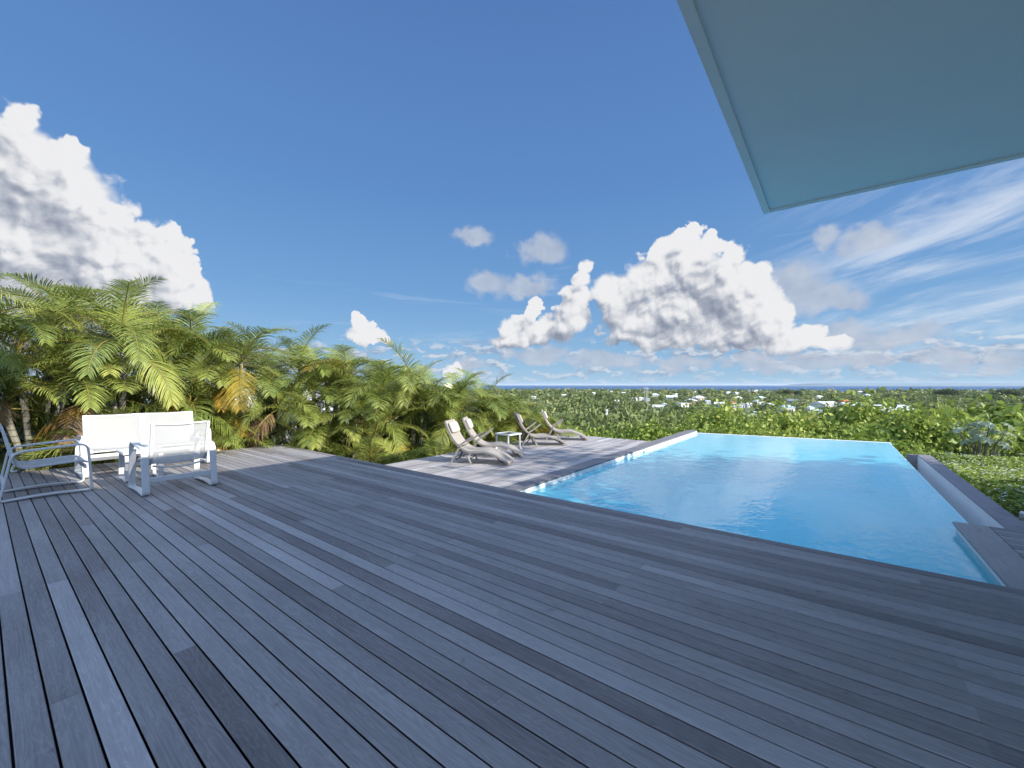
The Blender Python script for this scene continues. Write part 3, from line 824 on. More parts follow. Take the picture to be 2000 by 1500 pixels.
# --- sun loungers
LP = [(-0.125, 0.835), (-0.035, 0.63), (0.05, 0.48), (0.165, 0.345), (0.28, 0.272), (0.40, 0.240), (0.55, 0.246), (0.69, 0.250), (0.80, 0.222), (0.99, 0.150), (1.10, 0.084), (1.175, 0.018)]
def make_lounger():
    t = thing('sun_lounger', 'taupe folding sun lounger nearest the camera, with padded headrest', 'sun lounger', group='taupe sun loungers on the pool deck')
    path = catmull(xz(LP, 0), 4); hw = 0.25
    mb = MB()
    for s in (-1, 1): mb.sweep([p + Vector((0, s * hw, 0)) for p in path], flat(0.024, 0.046), Y1)
    mb.tube([path[0] + Vector((0, -hw, 0)), path[0] + Vector((0, hw, 0))], 0.014, 8)
    mb.tube([path[-2] + Vector((0, -hw, 0)), path[-2] + Vector((0, hw, 0))], 0.013, 8)
    mb.tube([path[22] + Vector((0, -hw, -0.03)), path[22] + Vector((0, hw, -0.03))], 0.011, 8)
    mb.build('frame', M['taupe_frame'], t, True)
    nx = 8; vs = []
    for k, p in enumerate(path):
        tt = (path[min(k + 1, len(path) - 1)] - path[max(k - 1, 0)]).normalized(); nrm = Vector((0, 1, 0)).cross(tt)
        for q in range(nx + 1):
            u = q / nx
            vs.append(p + Vector((0, -hw + 0.008 + (2 * hw - 0.016) * u, 0)) + nrm * (-0.016 + 0.03 * (1 - (2 * u - 1) ** 2) * math.sin(math.pi * k / (len(path) - 1))))
    mb = MB(); mb.add(vs, [(k * (nx + 1) + q, k * (nx + 1) + q + 1, (k + 1) * (nx + 1) + q + 1, (k + 1) * (nx + 1) + q) for k in range(len(path) - 1) for q in range(nx)])
    mb.build('sling', M['taupe'], t, True)
    # headrest pillow on the front of the back
    a, c = Vector((-0.105, 0, 0.80)), Vector((-0.005, 0, 0.575)); ax = (c - a).normalized(); nrm = Vector((-ax.z, 0, ax.x))
    if nrm.x < 0: nrm = -nrm
    rings = []
    for q in range(11):
        v = -0.225 + 0.45 * q / 10; e = (1 - abs(v / 0.226) ** 4) ** 0.5
        ring = []
        for k in range(14):
            th = 2 * math.pi * k / 14
            cx, sx = math.cos(th), math.sin(th)
            la = 0.115 * (0.80 + 0.20 * e) * math.copysign(abs(cx) ** 0.6, cx); lb = 0.042 * (0.25 + 0.75 * e) * math.copysign(abs(sx) ** 0.75, sx)
            ring.append((a + c) / 2 + ax * la + nrm * (0.045 + lb) + Vector((0, v, 0)))
        rings.append(ring)
    mb = MB(); mb.loft(rings); mb.build('headrest', M['cushion'], t, True)
    for s in (-1, 1):
        y = s * 0.277
        mb = MB(); mb.sweep([(0.185, y, 0.335), (0.0, y, 0.012)], flat(0.02, 0.036), Y1); mb.build('leg', M['taupe_frame'], t)
        y = s * 0.226
        mb = MB(); mb.sweep([(0.25, y, 0.285), (0.33, y, 0.16), (0.405, y, 0.012)], flat(0.02, 0.034), Y1); mb.build('leg', M['taupe_frame'], t)
        y = s * 0.297
        mb = MB(); mb.sweep(rounded([(0.15, y, 0.345), (0.27, y, 0.42), (0.47, y, 0.565)], 0.08), flat(0.019, 0.034), Y1)
        mb.sweep([(0.30, y, 0.448), (0.49, y, 0.58)], flat(0.042, 0.02), Y1); mb.build('armrest', M['taupe_frame'], t)
        mb = MB(); mb.sweep(rounded([(0.14, s * 0.21, 0.33), (0.24, s * 0.21, 0.20), (0.13, s * 0.21, 0.10), (0.10, s * 0.21, 0.07)], 0.1), flat(0.014, 0.026), Y1); mb.build('folding_link', M['dark_metal'], t)
        mb = MB(); mb.sweep(rounded([(0.93, s * 0.228, 0.165), (1.0, s * 0.228, 0.07), (1.12, s * 0.228, 0.045)], 0.05), flat(0.014, 0.024), Y1); mb.build('foot_brace', M['dark_metal'], t)
    mb = MB()
    mb.tube([(0.06, -0.268, 0.115), (0.06, 0.268, 0.115)], 0.009, 8); mb.tube([(0.36, -0.218, 0.09), (0.36, 0.218, 0.09)], 0.009, 8); mb.tube([(0.19, -0.30, 0.338), (0.19, 0.30, 0.338)], 0.010, 8)
    mb.build('stretcher', M['dark_metal'], t, True)
    return t
lg = make_lounger()
def place_lounger(foot_px, deg, o=None, label=None):
    f = Vector(at_z(*foot_px, Z_POOLDECK)); d = Vector((math.cos(R(deg)), math.sin(R(deg)), 0)); left = Vector((-d.y, d.x, 0))
    loc = f - d * 1.18 + left * 0.262; loc.z = Z_POOLDECK + 0.001
    if o is not None: o.location = loc; o.rotation_euler = (0, 0, R(deg)); return o
    return dup(lg, loc, R(deg), label)
place_lounger((993, 910), 26, lg)
place_lounger((1021, 894), 35, None, 'taupe folding sun lounger just behind the nearest one, beside the white table')
place_lounger((1107.4, 870.8), 46, None, 'taupe folding sun lounger beyond the white table, its dark back turned to it')
place_lounger((1148.7, 861.2), 33, None, 'farthest taupe folding sun lounger, at the far end of the pool deck')

t = thing('plastic_table', 'small square white plastic table with a glass top among the sun loungers', 'table', (-6.28, 7.95, Z_POOLDECK + 0.001), R(-7))
mb = MB(); h = 0.235
for a, c, d, e in ((-h, h, -h, -h + 0.05), (-h, h, h - 0.05, h), (-h, -h + 0.05, -h + 0.05, h - 0.05), (h - 0.05, h, -h + 0.05, h - 0.05)): mb.box(a, c, d, e, 0.36, 0.40, 0.006)
mb.build('table_top', M['plastic'], t)
mb = MB(); mb.box(-h + 0.048, h - 0.048, -h + 0.048, h - 0.048, 0.372, 0.394); mb.build('glass_panel', M['table_glass'], t)
for sx in (-1, 1):
    for sy in (-1, 1):
        mb = MB(); x, y = sx * (h - 0.04), sy * (h - 0.04)
        prof = [(0.36, 0.024, 0), (0.10, 0.021, 0.004), (0.06, 0.020, 0.008), (0.04, 0.030, 0.014), (0.018, 0.040, 0.020), (0.0, 0.036, 0.022)]
        mb.loft([[(x + sx * o + r * math.cos(math.pi * (k + 0.5) / 4), y + sy * o + r * math.sin(math.pi * (k + 0.5) / 4), z) for k in range(8)] for z, r, o in prof][::-1])
        mb.build('leg', M['plastic'], t, True)

t = thing('garden_light', 'small white garden light stake just outside the stone kerb', 'garden light', (2.05, 8.75, -0.75))
mb = MB(); mb.cone([(0, 0, 0), (0, 0, 0.33)], [0.016, 0.016], 8); mb.build('stake', M['plastic'], t, True)
mb = MB(); mb.cone([(0, 0, 0.33), (0, 0, 0.34), (0, 0, 0.40), (0, 0, 0.415)], [0.02, 0.04, 0.042, 0.03], 12); mb.build('lamp_head', M['plastic'], t, True)

# ------------------------------------------------------------------ palms
def palm_leaf_fn(stops):
    def fn(b):
        t = b.attr('tint')
        rnd = b.n('ShaderNodeObjectInfo').outputs['Random']
        v = b.m('ADD', b.m('MULTIPLY', t, 0.55), b.m('MULTIPLY', rnd, 0.45))
        leaf = b.ramp(v, stops)
        col = b.mix(b.attr('stalk'), leaf, (0.30, 0.25, 0.055))
        return leaf_shader(b, col, 0.33, 0.27, 0.6)
    return fn
M['frond'] = material('palm_frond', palm_leaf_fn([(0.0, (0.07, 0.11, 0.022)), (0.4, (0.20, 0.255, 0.055)), (0.7, (0.325, 0.365, 0.085)), (1.0, (0.48, 0.48, 0.15))]))
M['frond_yellow'] = material('yellowing_frond', palm_leaf_fn([(0.0, (0.24, 0.23, 0.035)), (0.6, (0.42, 0.30, 0.045)), (1.0, (0.48, 0.24, 0.04))]))
M['frond_dry'] = material('dry_frond', palm_leaf_fn([(0.0, (0.24, 0.15, 0.075)), (1.0, (0.40, 0.27, 0.16))]))
def trunk_fn(b):
    p = b.obj(); z = b.sep(p)[2]
    ring = b.m('SINE', b.m('MULTIPLY', z, 55.0))
    n = b.noise(p, 9.0, 5)
    c = b.mix(b.mapr(ring, 0.6, 1.0), b.mix(n, (0.16, 0.15, 0.11), (0.26, 0.25, 0.20)), (0.10, 0.09, 0.07))
    return princ(b, c, 0.85, 0.2)
M['palm_trunk'] = material('palm_trunk', trunk_fn)

def frond_mesh(seed, L, th0, arch, pairs=50, ll=0.55, droop=0.5, vee=0.35, side=0.82, wid=0.019):
    g = np.random.default_rng(seed)
    V = []; F = []; tint = []; stalk = []
    ns = 26; pts = []; tans = []
    p = np.array([0.0, 0.0, 0.0]); yaw = 0.0; bend = g.uniform(-0.35, 0.35)
    for i in range(ns):
        s = i / (ns - 1)
        th = th0 - arch * s ** 1.25
        yaw = bend * s * s
        t = np.array([math.cos(th) * math.cos(yaw), math.cos(th) * math.sin(yaw), math.sin(th)])
        pts.append(p.copy()); tans.append(t); p = p + t * L / (ns - 1)
    pts = np.array(pts); tans = np.array(tans)
    def at(s):
        x = s * (ns - 1); i = min(int(x), ns - 2); f = x - i
        t = tans[i] * (1 - f) + tans[i + 1] * f
        return pts[i] * (1 - f) + pts[i + 1] * f, t / np.linalg.norm(t)
    # rachis
    rad = np.linspace(0.022, 0.004, ns)
    for i in range(ns):
        t = tans[i]; sd = np.cross([0, 0, 1.0], t); sd /= max(1e-6, np.linalg.norm(sd)); up = np.cross(t, sd)
        for a, c in ((1, 0), (0, 1), (-1, 0), (0, -0.7)):
            V.append(pts[i] + sd * a * rad[i] + up * c * rad[i]); tint.append(0.5); stalk.append(1.0)
    for i in range(ns - 1):
        for k in range(4):
            F.append((i * 4 + k, i * 4 + (k + 1) % 4, (i + 1) * 4 + (k + 1) % 4, (i + 1) * 4 + k))
    for i in range(pairs):
        s = 0.17 + 0.83 * (i + 0.5) / pairs
        ps, t = at(s)
        sd0 = np.cross([0, 0, 1.0], t); sd0 /= max(1e-6, np.linalg.norm(sd0)); up0 = np.cross(t, sd0)
        ln = ll * max(0.2, math.sin(math.pi * (0.20 + 0.74 * s)) ** 0.75)
        for sg in (-1, 1):
            if g.random() < 0.03: continue
            lng = ln * g.uniform(0.88, 1.1)
            fwd = 0.35 + 0.55 * s + g.normal(0, 0.06)
            d = sd0 * sg * side + t * fwd + up0 * (vee + g.normal(0, 0.10)); d /= np.linalg.norm(d)
            wv = np.cross(d, up0); wv /= np.linalg.norm(wv)
            tn = float(np.clip(0.5 + g.normal(0, 0.16) + 0.25 * (s - 0.5), 0, 1))
            o = len(V); q = ps.copy(); dr = droop * g.uniform(0.7, 1.3)
            for k in range(4):
                u = k / 3
                w = wid * (0.55, 1.0, 0.75, 0.06)[k] * 0.5
                dd = d + np.array([0, 0, -1.0]) * dr * u * u
                dd /= np.linalg.norm(dd)
                if k: q = q + dd * lng / 3
                V.append(q - wv * w); V.append(q + wv * w); tint += [tn + 0.15 * u, tn + 0.15 * u]; stalk += [0.0, 0.0]
            for k in range(3): F.append((o + 2 * k, o + 2 * k + 1, o + 2 * k + 3, o + 2 * k + 2))
    return np.array(V), np.array(F), tint, stalk

FRONDS = {}
def frond_variants():
    spec = {'up': (1.66, R(80), R(78)), 'mid': (1.9, R(60), R(112)), 'low': (1.8, R(32), R(100)), 'hang': (1.45, R(-5), R(76))}
    for k, (L, th, ar) in spec.items():
        for i in range(4):
            q = random.Random(hash((len(k), i)) % 999 + i * 17)
            V, F, ti, st = frond_mesh(100 + i * 7 + len(k) * 31 + ord(k[0]), L * q.uniform(0.88, 1.12), th + q.uniform(-0.12, 0.12), ar * q.uniform(0.85, 1.15), droop=0.75 if k != 'hang' else 1.1, vee=0.42 if k != 'hang' else 0.1)
            FRONDS.setdefault(k, []).append(np_mesh(None, V, F, None, attrs={'tint': ti, 'stalk': st}))
    for k in ('hang', 'low'):
        for i in range(3):
            V, F, ti, st = frond_mesh(300 + i + ord(k[0]), 1.35, R(15 if k == 'low' else -20), R(80), droop=1.1, vee=0.05, wid=0.020)
            FRONDS.setdefault('old_' + k, []).append(np_mesh(None, V, F, None, attrs={'tint': ti, 'stalk': st}))
_np_mesh = np_mesh
def np_mesh(name, V, F, m, parent=None, attrs=None, smooth=False):
    if name is not None: return _np_mesh(name, V, F, m, parent, attrs, smooth)
    o = _np_mesh('tmp', V, F, None, None, attrs, smooth); me = o.data; bpy.data.objects.remove(o); return me
pass
frond_variants()
for k in list(FRONDS):
    cols = {'old_low': 'frond_yellow', 'old_hang': 'frond_dry'}.get(k, 'frond')
    for me in FRONDS[k]: me.name = 'frond'; me.materials.append(M[cols])
YEL = []
for me in FRONDS['hang'] + FRONDS['low'][:2]:
    c = me.copy(); c.materials.clear(); c.materials.append(M['frond_yellow']); YEL.append(c)

def make_palm(x, y, top, label, stems=3, size=1.0, dry=0.035, yellow=0.05, feat=None, group='feathery palms of the hedge'):
    q = random.Random(int(abs(x * 131 + y * 977 + top * 71)))
    gz = float(ground_z(x, y))
    t = thing('palm_tree', label, 'palm', (x, y, gz - 0.1), 0, group)
    mb = MB(); heads = []
    for s in range(stems):
        a = q.uniform(0, 6.28); lean = q.uniform(0.15, 0.5) if s else 0.08
        full = top - 1.75 * size - gz + 0.1
        hz = full if s == 0 else full * (1 - (0.12, 0.30, 0.48, 0.66)[min(s - 1, 3)] * q.uniform(0.7, 1.2))
        hz = max(0.25, hz)
        P = [(lean * u * u * math.cos(a) + 0.1 * math.cos(a), lean * u * u * math.sin(a) + 0.1 * math.sin(a), hz * u) for u in (0, 0.25, 0.5, 0.75, 1.0)]
        r = 0.055 * size
        mb.cone([Vector(p) for p in P] + [Vector(P[-1]) + Vector((0, 0, 0.32 * size))], [r * 1.3, r, r * 0.95, r * 0.92, r * 1.1, r * 0.5], 8)
        heads.append(P[-1])
    mb.build('trunk', M['palm_trunk'], t, True)
    for hi, h in enumerate(heads):
        n = q.randint(8, 11)
        a0 = q.uniform(0, 6.28)
        for k in range(n):
            f = (k + 0.5) / n
            kind = 'up' if f < 0.25 else 'mid' if f < 0.58 else 'low' if f < 0.82 else 'hang'
            me = q.choice(FRONDS[kind])
            if kind in ('low', 'hang') and q.random() < yellow * 2: me = q.choice(YEL)
            if kind == 'hang' and q.random() < dry * 3: me = q.choice(FRONDS['old_hang'])
            if kind == 'low' and q.random() < dry: me = q.choice(FRONDS['old_low'])
            o = bpy.data.objects.new('frond', me); sc.collection.objects.link(o); o.parent = t
            o.location = (h[0], h[1], h[2] + 0.22 * size)
            sz = size * q.uniform(0.76, 1.05)
            o.scale = (sz, sz, sz)
            o.rotation_euler = (q.uniform(-0.12, 0.12), q.uniform(-0.12, 0.12), a0 + k * 2.399963)
    if feat:        # the odd-coloured fronds that the photo shows on this very palm
        ang = math.atan2(-y, -x)
        kinds = {'orange': YEL, 'yellow': YEL, 'dry': FRONDS['old_hang']}[feat]
        for k in range(2):
            o = bpy.data.objects.new('frond', kinds[k]); sc.collection.objects.link(o); o.parent = t
            h = heads[min(k, len(heads) - 1)]
            o.location = (h[0], h[1], max(h[2] - 0.25 - 0.3 * k, 0.8)); o.scale = (0.66 * size,) * 3
            o.rotation_euler = (0, 0, ang + (-0.5, 0.7)[k])
            o['label'] = feat + ' drooping frond'
    return t
TOPY = [-3, 1, 3.5, 4.6, 6.2, 7.7, 9.3, 11.5]; TOPZ = [3.85, 3.85, 3.6, 3.25, 2.85, 2.3, 1.85, 1.5]
def ptop(y): return float(np.interp(y, TOPY, TOPZ))
PALMS = [
 (-11.6, -1.6, 0.0, 'palm behind the armchair that the left photo edge cuts', 3),
 (-11.5, -0.4, 0.1, 'palm with a dry brown frond left of the white sofa', 3),
 (-11.7, 0.7, 0.0, 'palm behind the left end of the white sofa', 3),
 (-11.4, 1.8, 0.15, 'palm right behind the middle of the white sofa', 3),
 (-11.7, 2.9, -0.05, 'palm with an orange frond behind the right end of the sofa', 3),
 (-11.3, 3.9, 0.0, 'palm with hanging yellow fronds at the left corner of the main deck', 3),
 (-10.9, 5.0, -0.1, 'palm standing just beyond the pointed corner of the main deck', 3),
 (-10.2, 5.8, 0.05, 'palm right of the main deck corner, in the middle of the hedge', 3),
 (-9.5, 6.4, -0.05, 'palm beyond the main deck edge where the roof shadow meets it', 3),
 (-8.9, 7.1, 0.1, 'palm behind the sunlit corner where the two decks meet', 3),
 (-8.4, 8.0, 0.0, 'palm directly behind the headrest of the nearest sun lounger', 3),
 (-8.3, 9.1, 0.0, 'palm behind the white plastic table and the second lounger', 3),
 (-8.1, 10.2, 0.15, 'palm behind the third sun lounger, standing against the sea horizon', 3),
 (-8.0, 11.4, -0.1, 'last palm of the hedge, beside the farthest sun loungers', 2),
 (-13.2, -2.4, 0.1, 'rear palm at the far left photo edge, half hidden', 3),
 (-13.4, -0.6, 0.25, 'rear palm against the left cloud, between the armchair and the sofa', 3),
 (-13.3, 1.2, 0.35, 'rear palm against the left cloud, over the middle of the sofa', 3),
 (-13.5, 3.0, 0.3, 'rear palm against the right flank of the left cloud', 3),
 (-13.0, 4.9, 0.15, 'rear palm against clear blue sky right of the left cloud', 3),
 (-12.0, 6.6, 0.3, 'rear palm behind the main deck corner, against blue sky', 3),
 (-10.7, 8.0, 0.35, 'rear palm below the small round cloud', 3),
 (-10.0, 9.6, 0.3, 'rear palm peeping over the hedge left of the sea horizon', 3),
]
for x, y, dz, lab, st in PALMS:
    make_palm(x, y, ptop(y) + dz, lab, st + 2 if x > -11.9 else st + 1, random.uniform(0.92, 1.08), feat='dry' if 'dry brown' in lab else 'orange' if 'orange' in lab else 'yellow' if 'yellow' in lab else None)
YOUNG = [(-10.0, 4.95, 0.75, 'small young palm peeping over the edge right of the deck corner'), (-9.3, 5.2, 0.45, 'small young palm just below the sunlit tip of the main deck'),
 (-8.6, 5.6, 0.35, 'small young palm low between the main deck and the hedge'), (-7.9, 5.9, 0.45, 'young palm with one hanging yellow frond at the lounge deck corner'),
 (-7.75, 7.2, 0.6, 'young palm left of the nearest lounger, hard against the pool deck'), (-11.1, 3.0, 1.1, 'young palm with an orange drooping frond right of the armchair'),
 (-11.0, 1.0, 1.0, 'young palm showing under and behind the white sofa'), (-7.7, 9.6, 0.55, 'young palm behind the gap between the second and third lounger'),
 (-7.6, 11.9, 0.85, 'young palm with golden fronds beside the headrest of the farthest lounger'), (-10.95, -0.9, 1.1, 'young palm in the shade behind the left armchair')]
for i, (x, y, tp, lab) in enumerate(YOUNG):
    make_palm(x, y, tp, lab, 2, 0.78 if i != 9 else 0.6, yellow=0.12, feat='yellow' if i in (3, 8) else 'orange' if i == 5 else None, group='young palms at the foot of the hedge')

# --- a tree out to the right whose broken shade falls over the pool and the lounge deck

# ------------------------------------------------------------------ leafy shrubs
def leafy_fn(stops, trans=0.3):
    def fn(b):
        t = b.attr('tint'); rnd = b.n('ShaderNodeObjectInfo').outputs['Random']
        v = b.m('ADD', b.m('MULTIPLY', t, 0.75), b.m('MULTIPLY', rnd, 0.25))
        return leaf_shader(b, b.ramp(v, stops), trans, 0.55, 0.22)
    return fn
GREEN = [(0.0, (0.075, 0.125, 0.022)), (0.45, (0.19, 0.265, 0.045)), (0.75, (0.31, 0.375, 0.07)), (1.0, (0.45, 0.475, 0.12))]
DULL = [(0.0, (0.045, 0.075, 0.024)), (0.35, (0.11, 0.15, 0.048)), (0.7, (0.20, 0.235, 0.082)), (1.0, (0.31, 0.31, 0.14))]
M['bush'] = material('shrub_leaves', leafy_fn(GREEN))
M['dull'] = material('dry_forest_leaves', leafy_fn(DULL, 0.22))
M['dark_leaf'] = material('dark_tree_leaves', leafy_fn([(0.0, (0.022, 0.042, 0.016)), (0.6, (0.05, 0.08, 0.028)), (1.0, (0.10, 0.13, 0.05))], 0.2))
M['pale_leaf'] = material('pale_broad_leaves', leafy_fn([(0.0, (0.16, 0.22, 0.11)), (0.6, (0.30, 0.36, 0.24)), (1.0, (0.46, 0.50, 0.40))], 0.25))
M['bark'] = material('grey_bark', lambda b: princ(b, b.mix(b.noise(b.obj(), 7.0, 5), (0.10, 0.085, 0.065), (0.20, 0.18, 0.15)), 0.9, 0.1))
M['petal'] = material('white_petals', leafy_fn([(0.0, (0.70, 0.70, 0.62)), (1.0, (0.82, 0.82, 0.78))], 0.3))
M['red_petal'] = material('red_petals', leafy_fn([(0.0, (0.50, 0.04, 0.06)), (1.0, (0.65, 0.08, 0.12))], 0.3))

def leaf_cloud(seed, n, size, clumps=60, rz=0.75, flat_=0.35, asp=0.5, core=0.45, lump=0.22, nr=0.75):
    """unit crown: small leaf-sized faces gathered in clumps spread through an uneven ball"""
    g = np.random.default_rng(seed)
    u = g.normal(size=(clumps, 3)); u /= np.linalg.norm(u, axis=1, keepdims=True)
    u[:, 2] = np.where(u[:, 2] < -0.35, -u[:, 2] * 0.6, u[:, 2])
    rad = g.uniform(core, 1.0, clumps) ** 0.6
    low = 1 + 0.30 * np.sin(u[:, 0] * 3.1 + seed) * np.cos(u[:, 1] * 2.7 + seed * 1.7) + g.normal(0, 0.08, clumps)
    C = u * (rad * low)[:, None] * np.array([1, 1, rz]); C[:, 2] += rz * 0.75
    ct = g.normal(0.5, 0.18, clumps)
    k = g.integers(0, clumps, n)
    off = g.normal(size=(n, 3)) * lump * g.uniform(0.6, 1.3, clumps)[k][:, None] * np.array([1, 1, 0.7])
    P = C[k] + off
    P[:, 2] = np.maximum(P[:, 2], -0.02 * g.random(n))
    nrm = u[k] * 0.7 + g.normal(size=(n, 3)) * nr + np.array([0, 0, flat_]); nrm /= np.linalg.norm(nrm, axis=1, keepdims=True)
    a = np.cross(nrm, g.normal(size=(n, 3))); a /= np.linalg.norm(a, axis=1, keepdims=True); b = np.cross(nrm, a)
    s = size * g.uniform(0.65, 1.35, n)[:, None]
    bend = nrm * s * 0.22
    V = np.stack([P - a * s, P - b * s * asp + bend, P + a * s, P + b * s * asp + bend], 1).reshape(-1, 3)
    F = np.arange(4 * n).reshape(n, 4)
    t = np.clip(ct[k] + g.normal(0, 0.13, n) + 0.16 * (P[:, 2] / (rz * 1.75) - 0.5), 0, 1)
    return V, F, np.repeat(t, 4)

def branches_mesh(seed, n=9, r=0.035):
    q = random.Random(seed); mb = MB()
    for i in range(n):
        a = i * 2.4 + q.uniform(-0.4, 0.4); sp = q.uniform(0.25, 0.75); hz = q.uniform(0.7, 1.15)
        P = [Vector((0.04 * math.cos(a), 0.04 * math.sin(a), -0.15))]
        for u in (0.35, 0.7, 1.0): P.append(Vector((sp * u ** 1.3 * math.cos(a + u * 0.3), sp * u ** 1.3 * math.sin(a + u * 0.3), hz * u)))
        mb.cone(P, [r, r * 0.75, r * 0.5, r * 0.2], 6)
    o = mb.build('tmp', None); me = o.data; bpy.data.objects.remove(o); me.materials.append(M['bark']); return me

BUSH = []
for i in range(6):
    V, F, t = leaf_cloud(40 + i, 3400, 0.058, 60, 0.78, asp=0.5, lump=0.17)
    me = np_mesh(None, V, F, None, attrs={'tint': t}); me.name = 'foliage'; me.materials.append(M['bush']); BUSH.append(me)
FEATHER = []
for i in range(2):
    V, F, t = leaf_cloud(70 + i, 4800, 0.05, 60, 0.6, flat_=0.9, asp=0.25, lump=0.17)
    me = np_mesh(None, V, F, None, attrs={'tint': t}); me.name = 'foliage'; me.materials.append(M['bush']); FEATHER.append(me)
DARKB = []
for i in range(3):
    V, F, t = leaf_cloud(90 + i, 3800, 0.055, 70, 0.62, flat_=0.8, asp=0.35, lump=0.17)
    me = np_mesh(None, V, F, None, attrs={'tint': t}); me.name = 'foliage'; me.materials.append(M['dull']); DARKB.append(me)
BRANCH = [branches_mesh(i) for i in range(3)]

def shrub(px, top_y, y, width, label, kind=BUSH, mat=None, squash=1.0, name='shrub', cat='shrub', group='leafy shrubs below the pool', sx=1.0):
    x, yy, zt = at_d(px, top_y, y)
    gz = float(ground_z(x, yy))
    h = max(0.8, zt - gz)
    t = thing(name, label, cat, (x, yy, gz), random.uniform(0, 6.28), group)
    rr = width / 2
    for nm, me in (('foliage', random.choice(kind)), ('branches', random.choice(BRANCH))):
        o = bpy.data.objects.new(nm, me); sc.collection.objects.link(o); o.parent = t
        hz = h / 1.52
        o.scale = (rr * 0.95 * sx, rr * 0.95, hz * (1 if nm == 'foliage' else 0.9))
    return t
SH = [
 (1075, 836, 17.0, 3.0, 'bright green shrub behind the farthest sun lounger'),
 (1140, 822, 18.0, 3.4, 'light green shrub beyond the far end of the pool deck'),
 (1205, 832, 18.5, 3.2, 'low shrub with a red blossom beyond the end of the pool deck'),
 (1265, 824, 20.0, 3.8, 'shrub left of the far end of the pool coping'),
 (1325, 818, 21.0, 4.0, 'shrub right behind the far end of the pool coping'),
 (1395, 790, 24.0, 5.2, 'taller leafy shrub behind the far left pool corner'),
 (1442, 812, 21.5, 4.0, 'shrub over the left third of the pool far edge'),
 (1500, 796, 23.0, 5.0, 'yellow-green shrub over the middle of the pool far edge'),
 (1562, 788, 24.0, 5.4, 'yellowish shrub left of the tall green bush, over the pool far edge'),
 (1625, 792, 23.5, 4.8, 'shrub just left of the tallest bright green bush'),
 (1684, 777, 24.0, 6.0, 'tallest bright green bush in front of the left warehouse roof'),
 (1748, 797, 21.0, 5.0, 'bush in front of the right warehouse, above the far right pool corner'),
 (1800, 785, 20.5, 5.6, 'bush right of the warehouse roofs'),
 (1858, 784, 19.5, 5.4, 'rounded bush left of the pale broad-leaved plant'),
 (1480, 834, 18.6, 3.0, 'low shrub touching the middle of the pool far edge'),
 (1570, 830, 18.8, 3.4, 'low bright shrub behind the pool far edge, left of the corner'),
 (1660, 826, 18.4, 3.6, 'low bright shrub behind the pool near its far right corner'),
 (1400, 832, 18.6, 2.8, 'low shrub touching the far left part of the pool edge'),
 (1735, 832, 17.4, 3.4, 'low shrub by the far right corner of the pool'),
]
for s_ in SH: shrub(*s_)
shrub(1790, 866, 15.4, 2.4, 'feathery light green shrub at the far end of the stone kerb', FEATHER)
shrub(1838, 862, 16.5, 2.6, 'feathery shrub over the dark hollow right of the stone kerb', FEATHER)
shrub(1880, 826, 19.5, 4.0, 'spreading dark shrub shading the hollow behind the white flowers', DARKB)
shrub(1945, 836, 18.0, 3.8, 'dark shaded shrub behind the white flower bed', DARKB)
shrub(1995, 846, 16.5, 3.8, 'dark shrub at the right photo edge above the white flowers', DARKB)
shrub(1925, 780, 22.0, 8.0, 'big yellow-green bush rising near the right photo edge', BUSH)
shrub(2005, 770, 20.5, 8.5, 'largest yellow-green bush, cut by the right photo edge', BUSH)

# red blossoms, part of the shrub they grow on
for o in list(sc.objects):
    if o.get('label', '').startswith('low shrub with a red'):
        g = np.random.default_rng(5); n = 60
        P = g.normal(size=(n, 3)) * np.array([0.25, 0.25, 0.12]) + np.array([-0.2, -0.9, 0.9])
        a = g.normal(size=(n, 3)); a /= np.linalg.norm(a, axis=1, keepdims=True); b_ = np.cross(a, g.normal(size=(n, 3))); b_ /= np.linalg.norm(b_, axis=1, keepdims=True)
        s = 0.07
        np_mesh('blossom', np.stack([P - a * s, P - b_ * s, P + a * s, P + b_ * s], 1).reshape(-1, 3), np.arange(4 * n).reshape(n, 4), M['red_petal'], o, {'tint': g.random(4 * n)})
        o.rotation_euler = (0, 0, YAW)

# pale broad-leaved plant: star-shaped leaves on long stalks
def broad_plant():
    x, y, z = at_d(1915, 832, 17.0); gz = float(ground_z(x, y))
    t = thing('broad_leaved_plant', 'pale silvery plant with big star-shaped leaves among the dark shrubs at right', 'plant', (x, y, gz))
    q = random.Random(3); h = z - gz
    mb = MB(); lf = []
    for i in range(26):
        a = q.uniform(0, 6.28); r = q.uniform(0.15, 0.9); hz = h + q.uniform(-0.55, 0.25) - 0.2 * r
        e = Vector((r * math.cos(a), r * math.sin(a), hz))
        mb.cone([Vector((0.1 * math.cos(a), 0.1 * math.sin(a), 0)), Vector((r * 0.5 * math.cos(a), r * 0.5 * math.sin(a), hz * 0.75)), e], [0.03, 0.02, 0.008], 5)
        lf.append((e, a))
    mb.build('stem', M['bark'], t, True)
    mb = MB(); ti = []
    for e, a in lf:
        tilt = Vector((math.cos(a), math.sin(a), q.uniform(0.6, 1.6))).normalized()
        u = tilt.orthogonal().normalized(); v = tilt.cross(u); tt = q.random()
        for k in range(8):
            th = k * math.pi / 4 + q.uniform(-0.1, 0.1); d = u * math.cos(th) + v * math.sin(th); s = tilt.cross(d)
            L = q.uniform(0.19, 0.27)
            mb.add([e, e + d * L * 0.55 - s * 0.05 + tilt * 0.01, e + d * L - tilt * 0.07, e + d * L * 0.55 + s * 0.05 + tilt * 0.01], [(0, 1, 2, 3)]); ti += [tt] * 4
    mb.a['tint'] = ti
    mb.build('leaf_crown', M['pale_leaf'], t)
broad_plant()

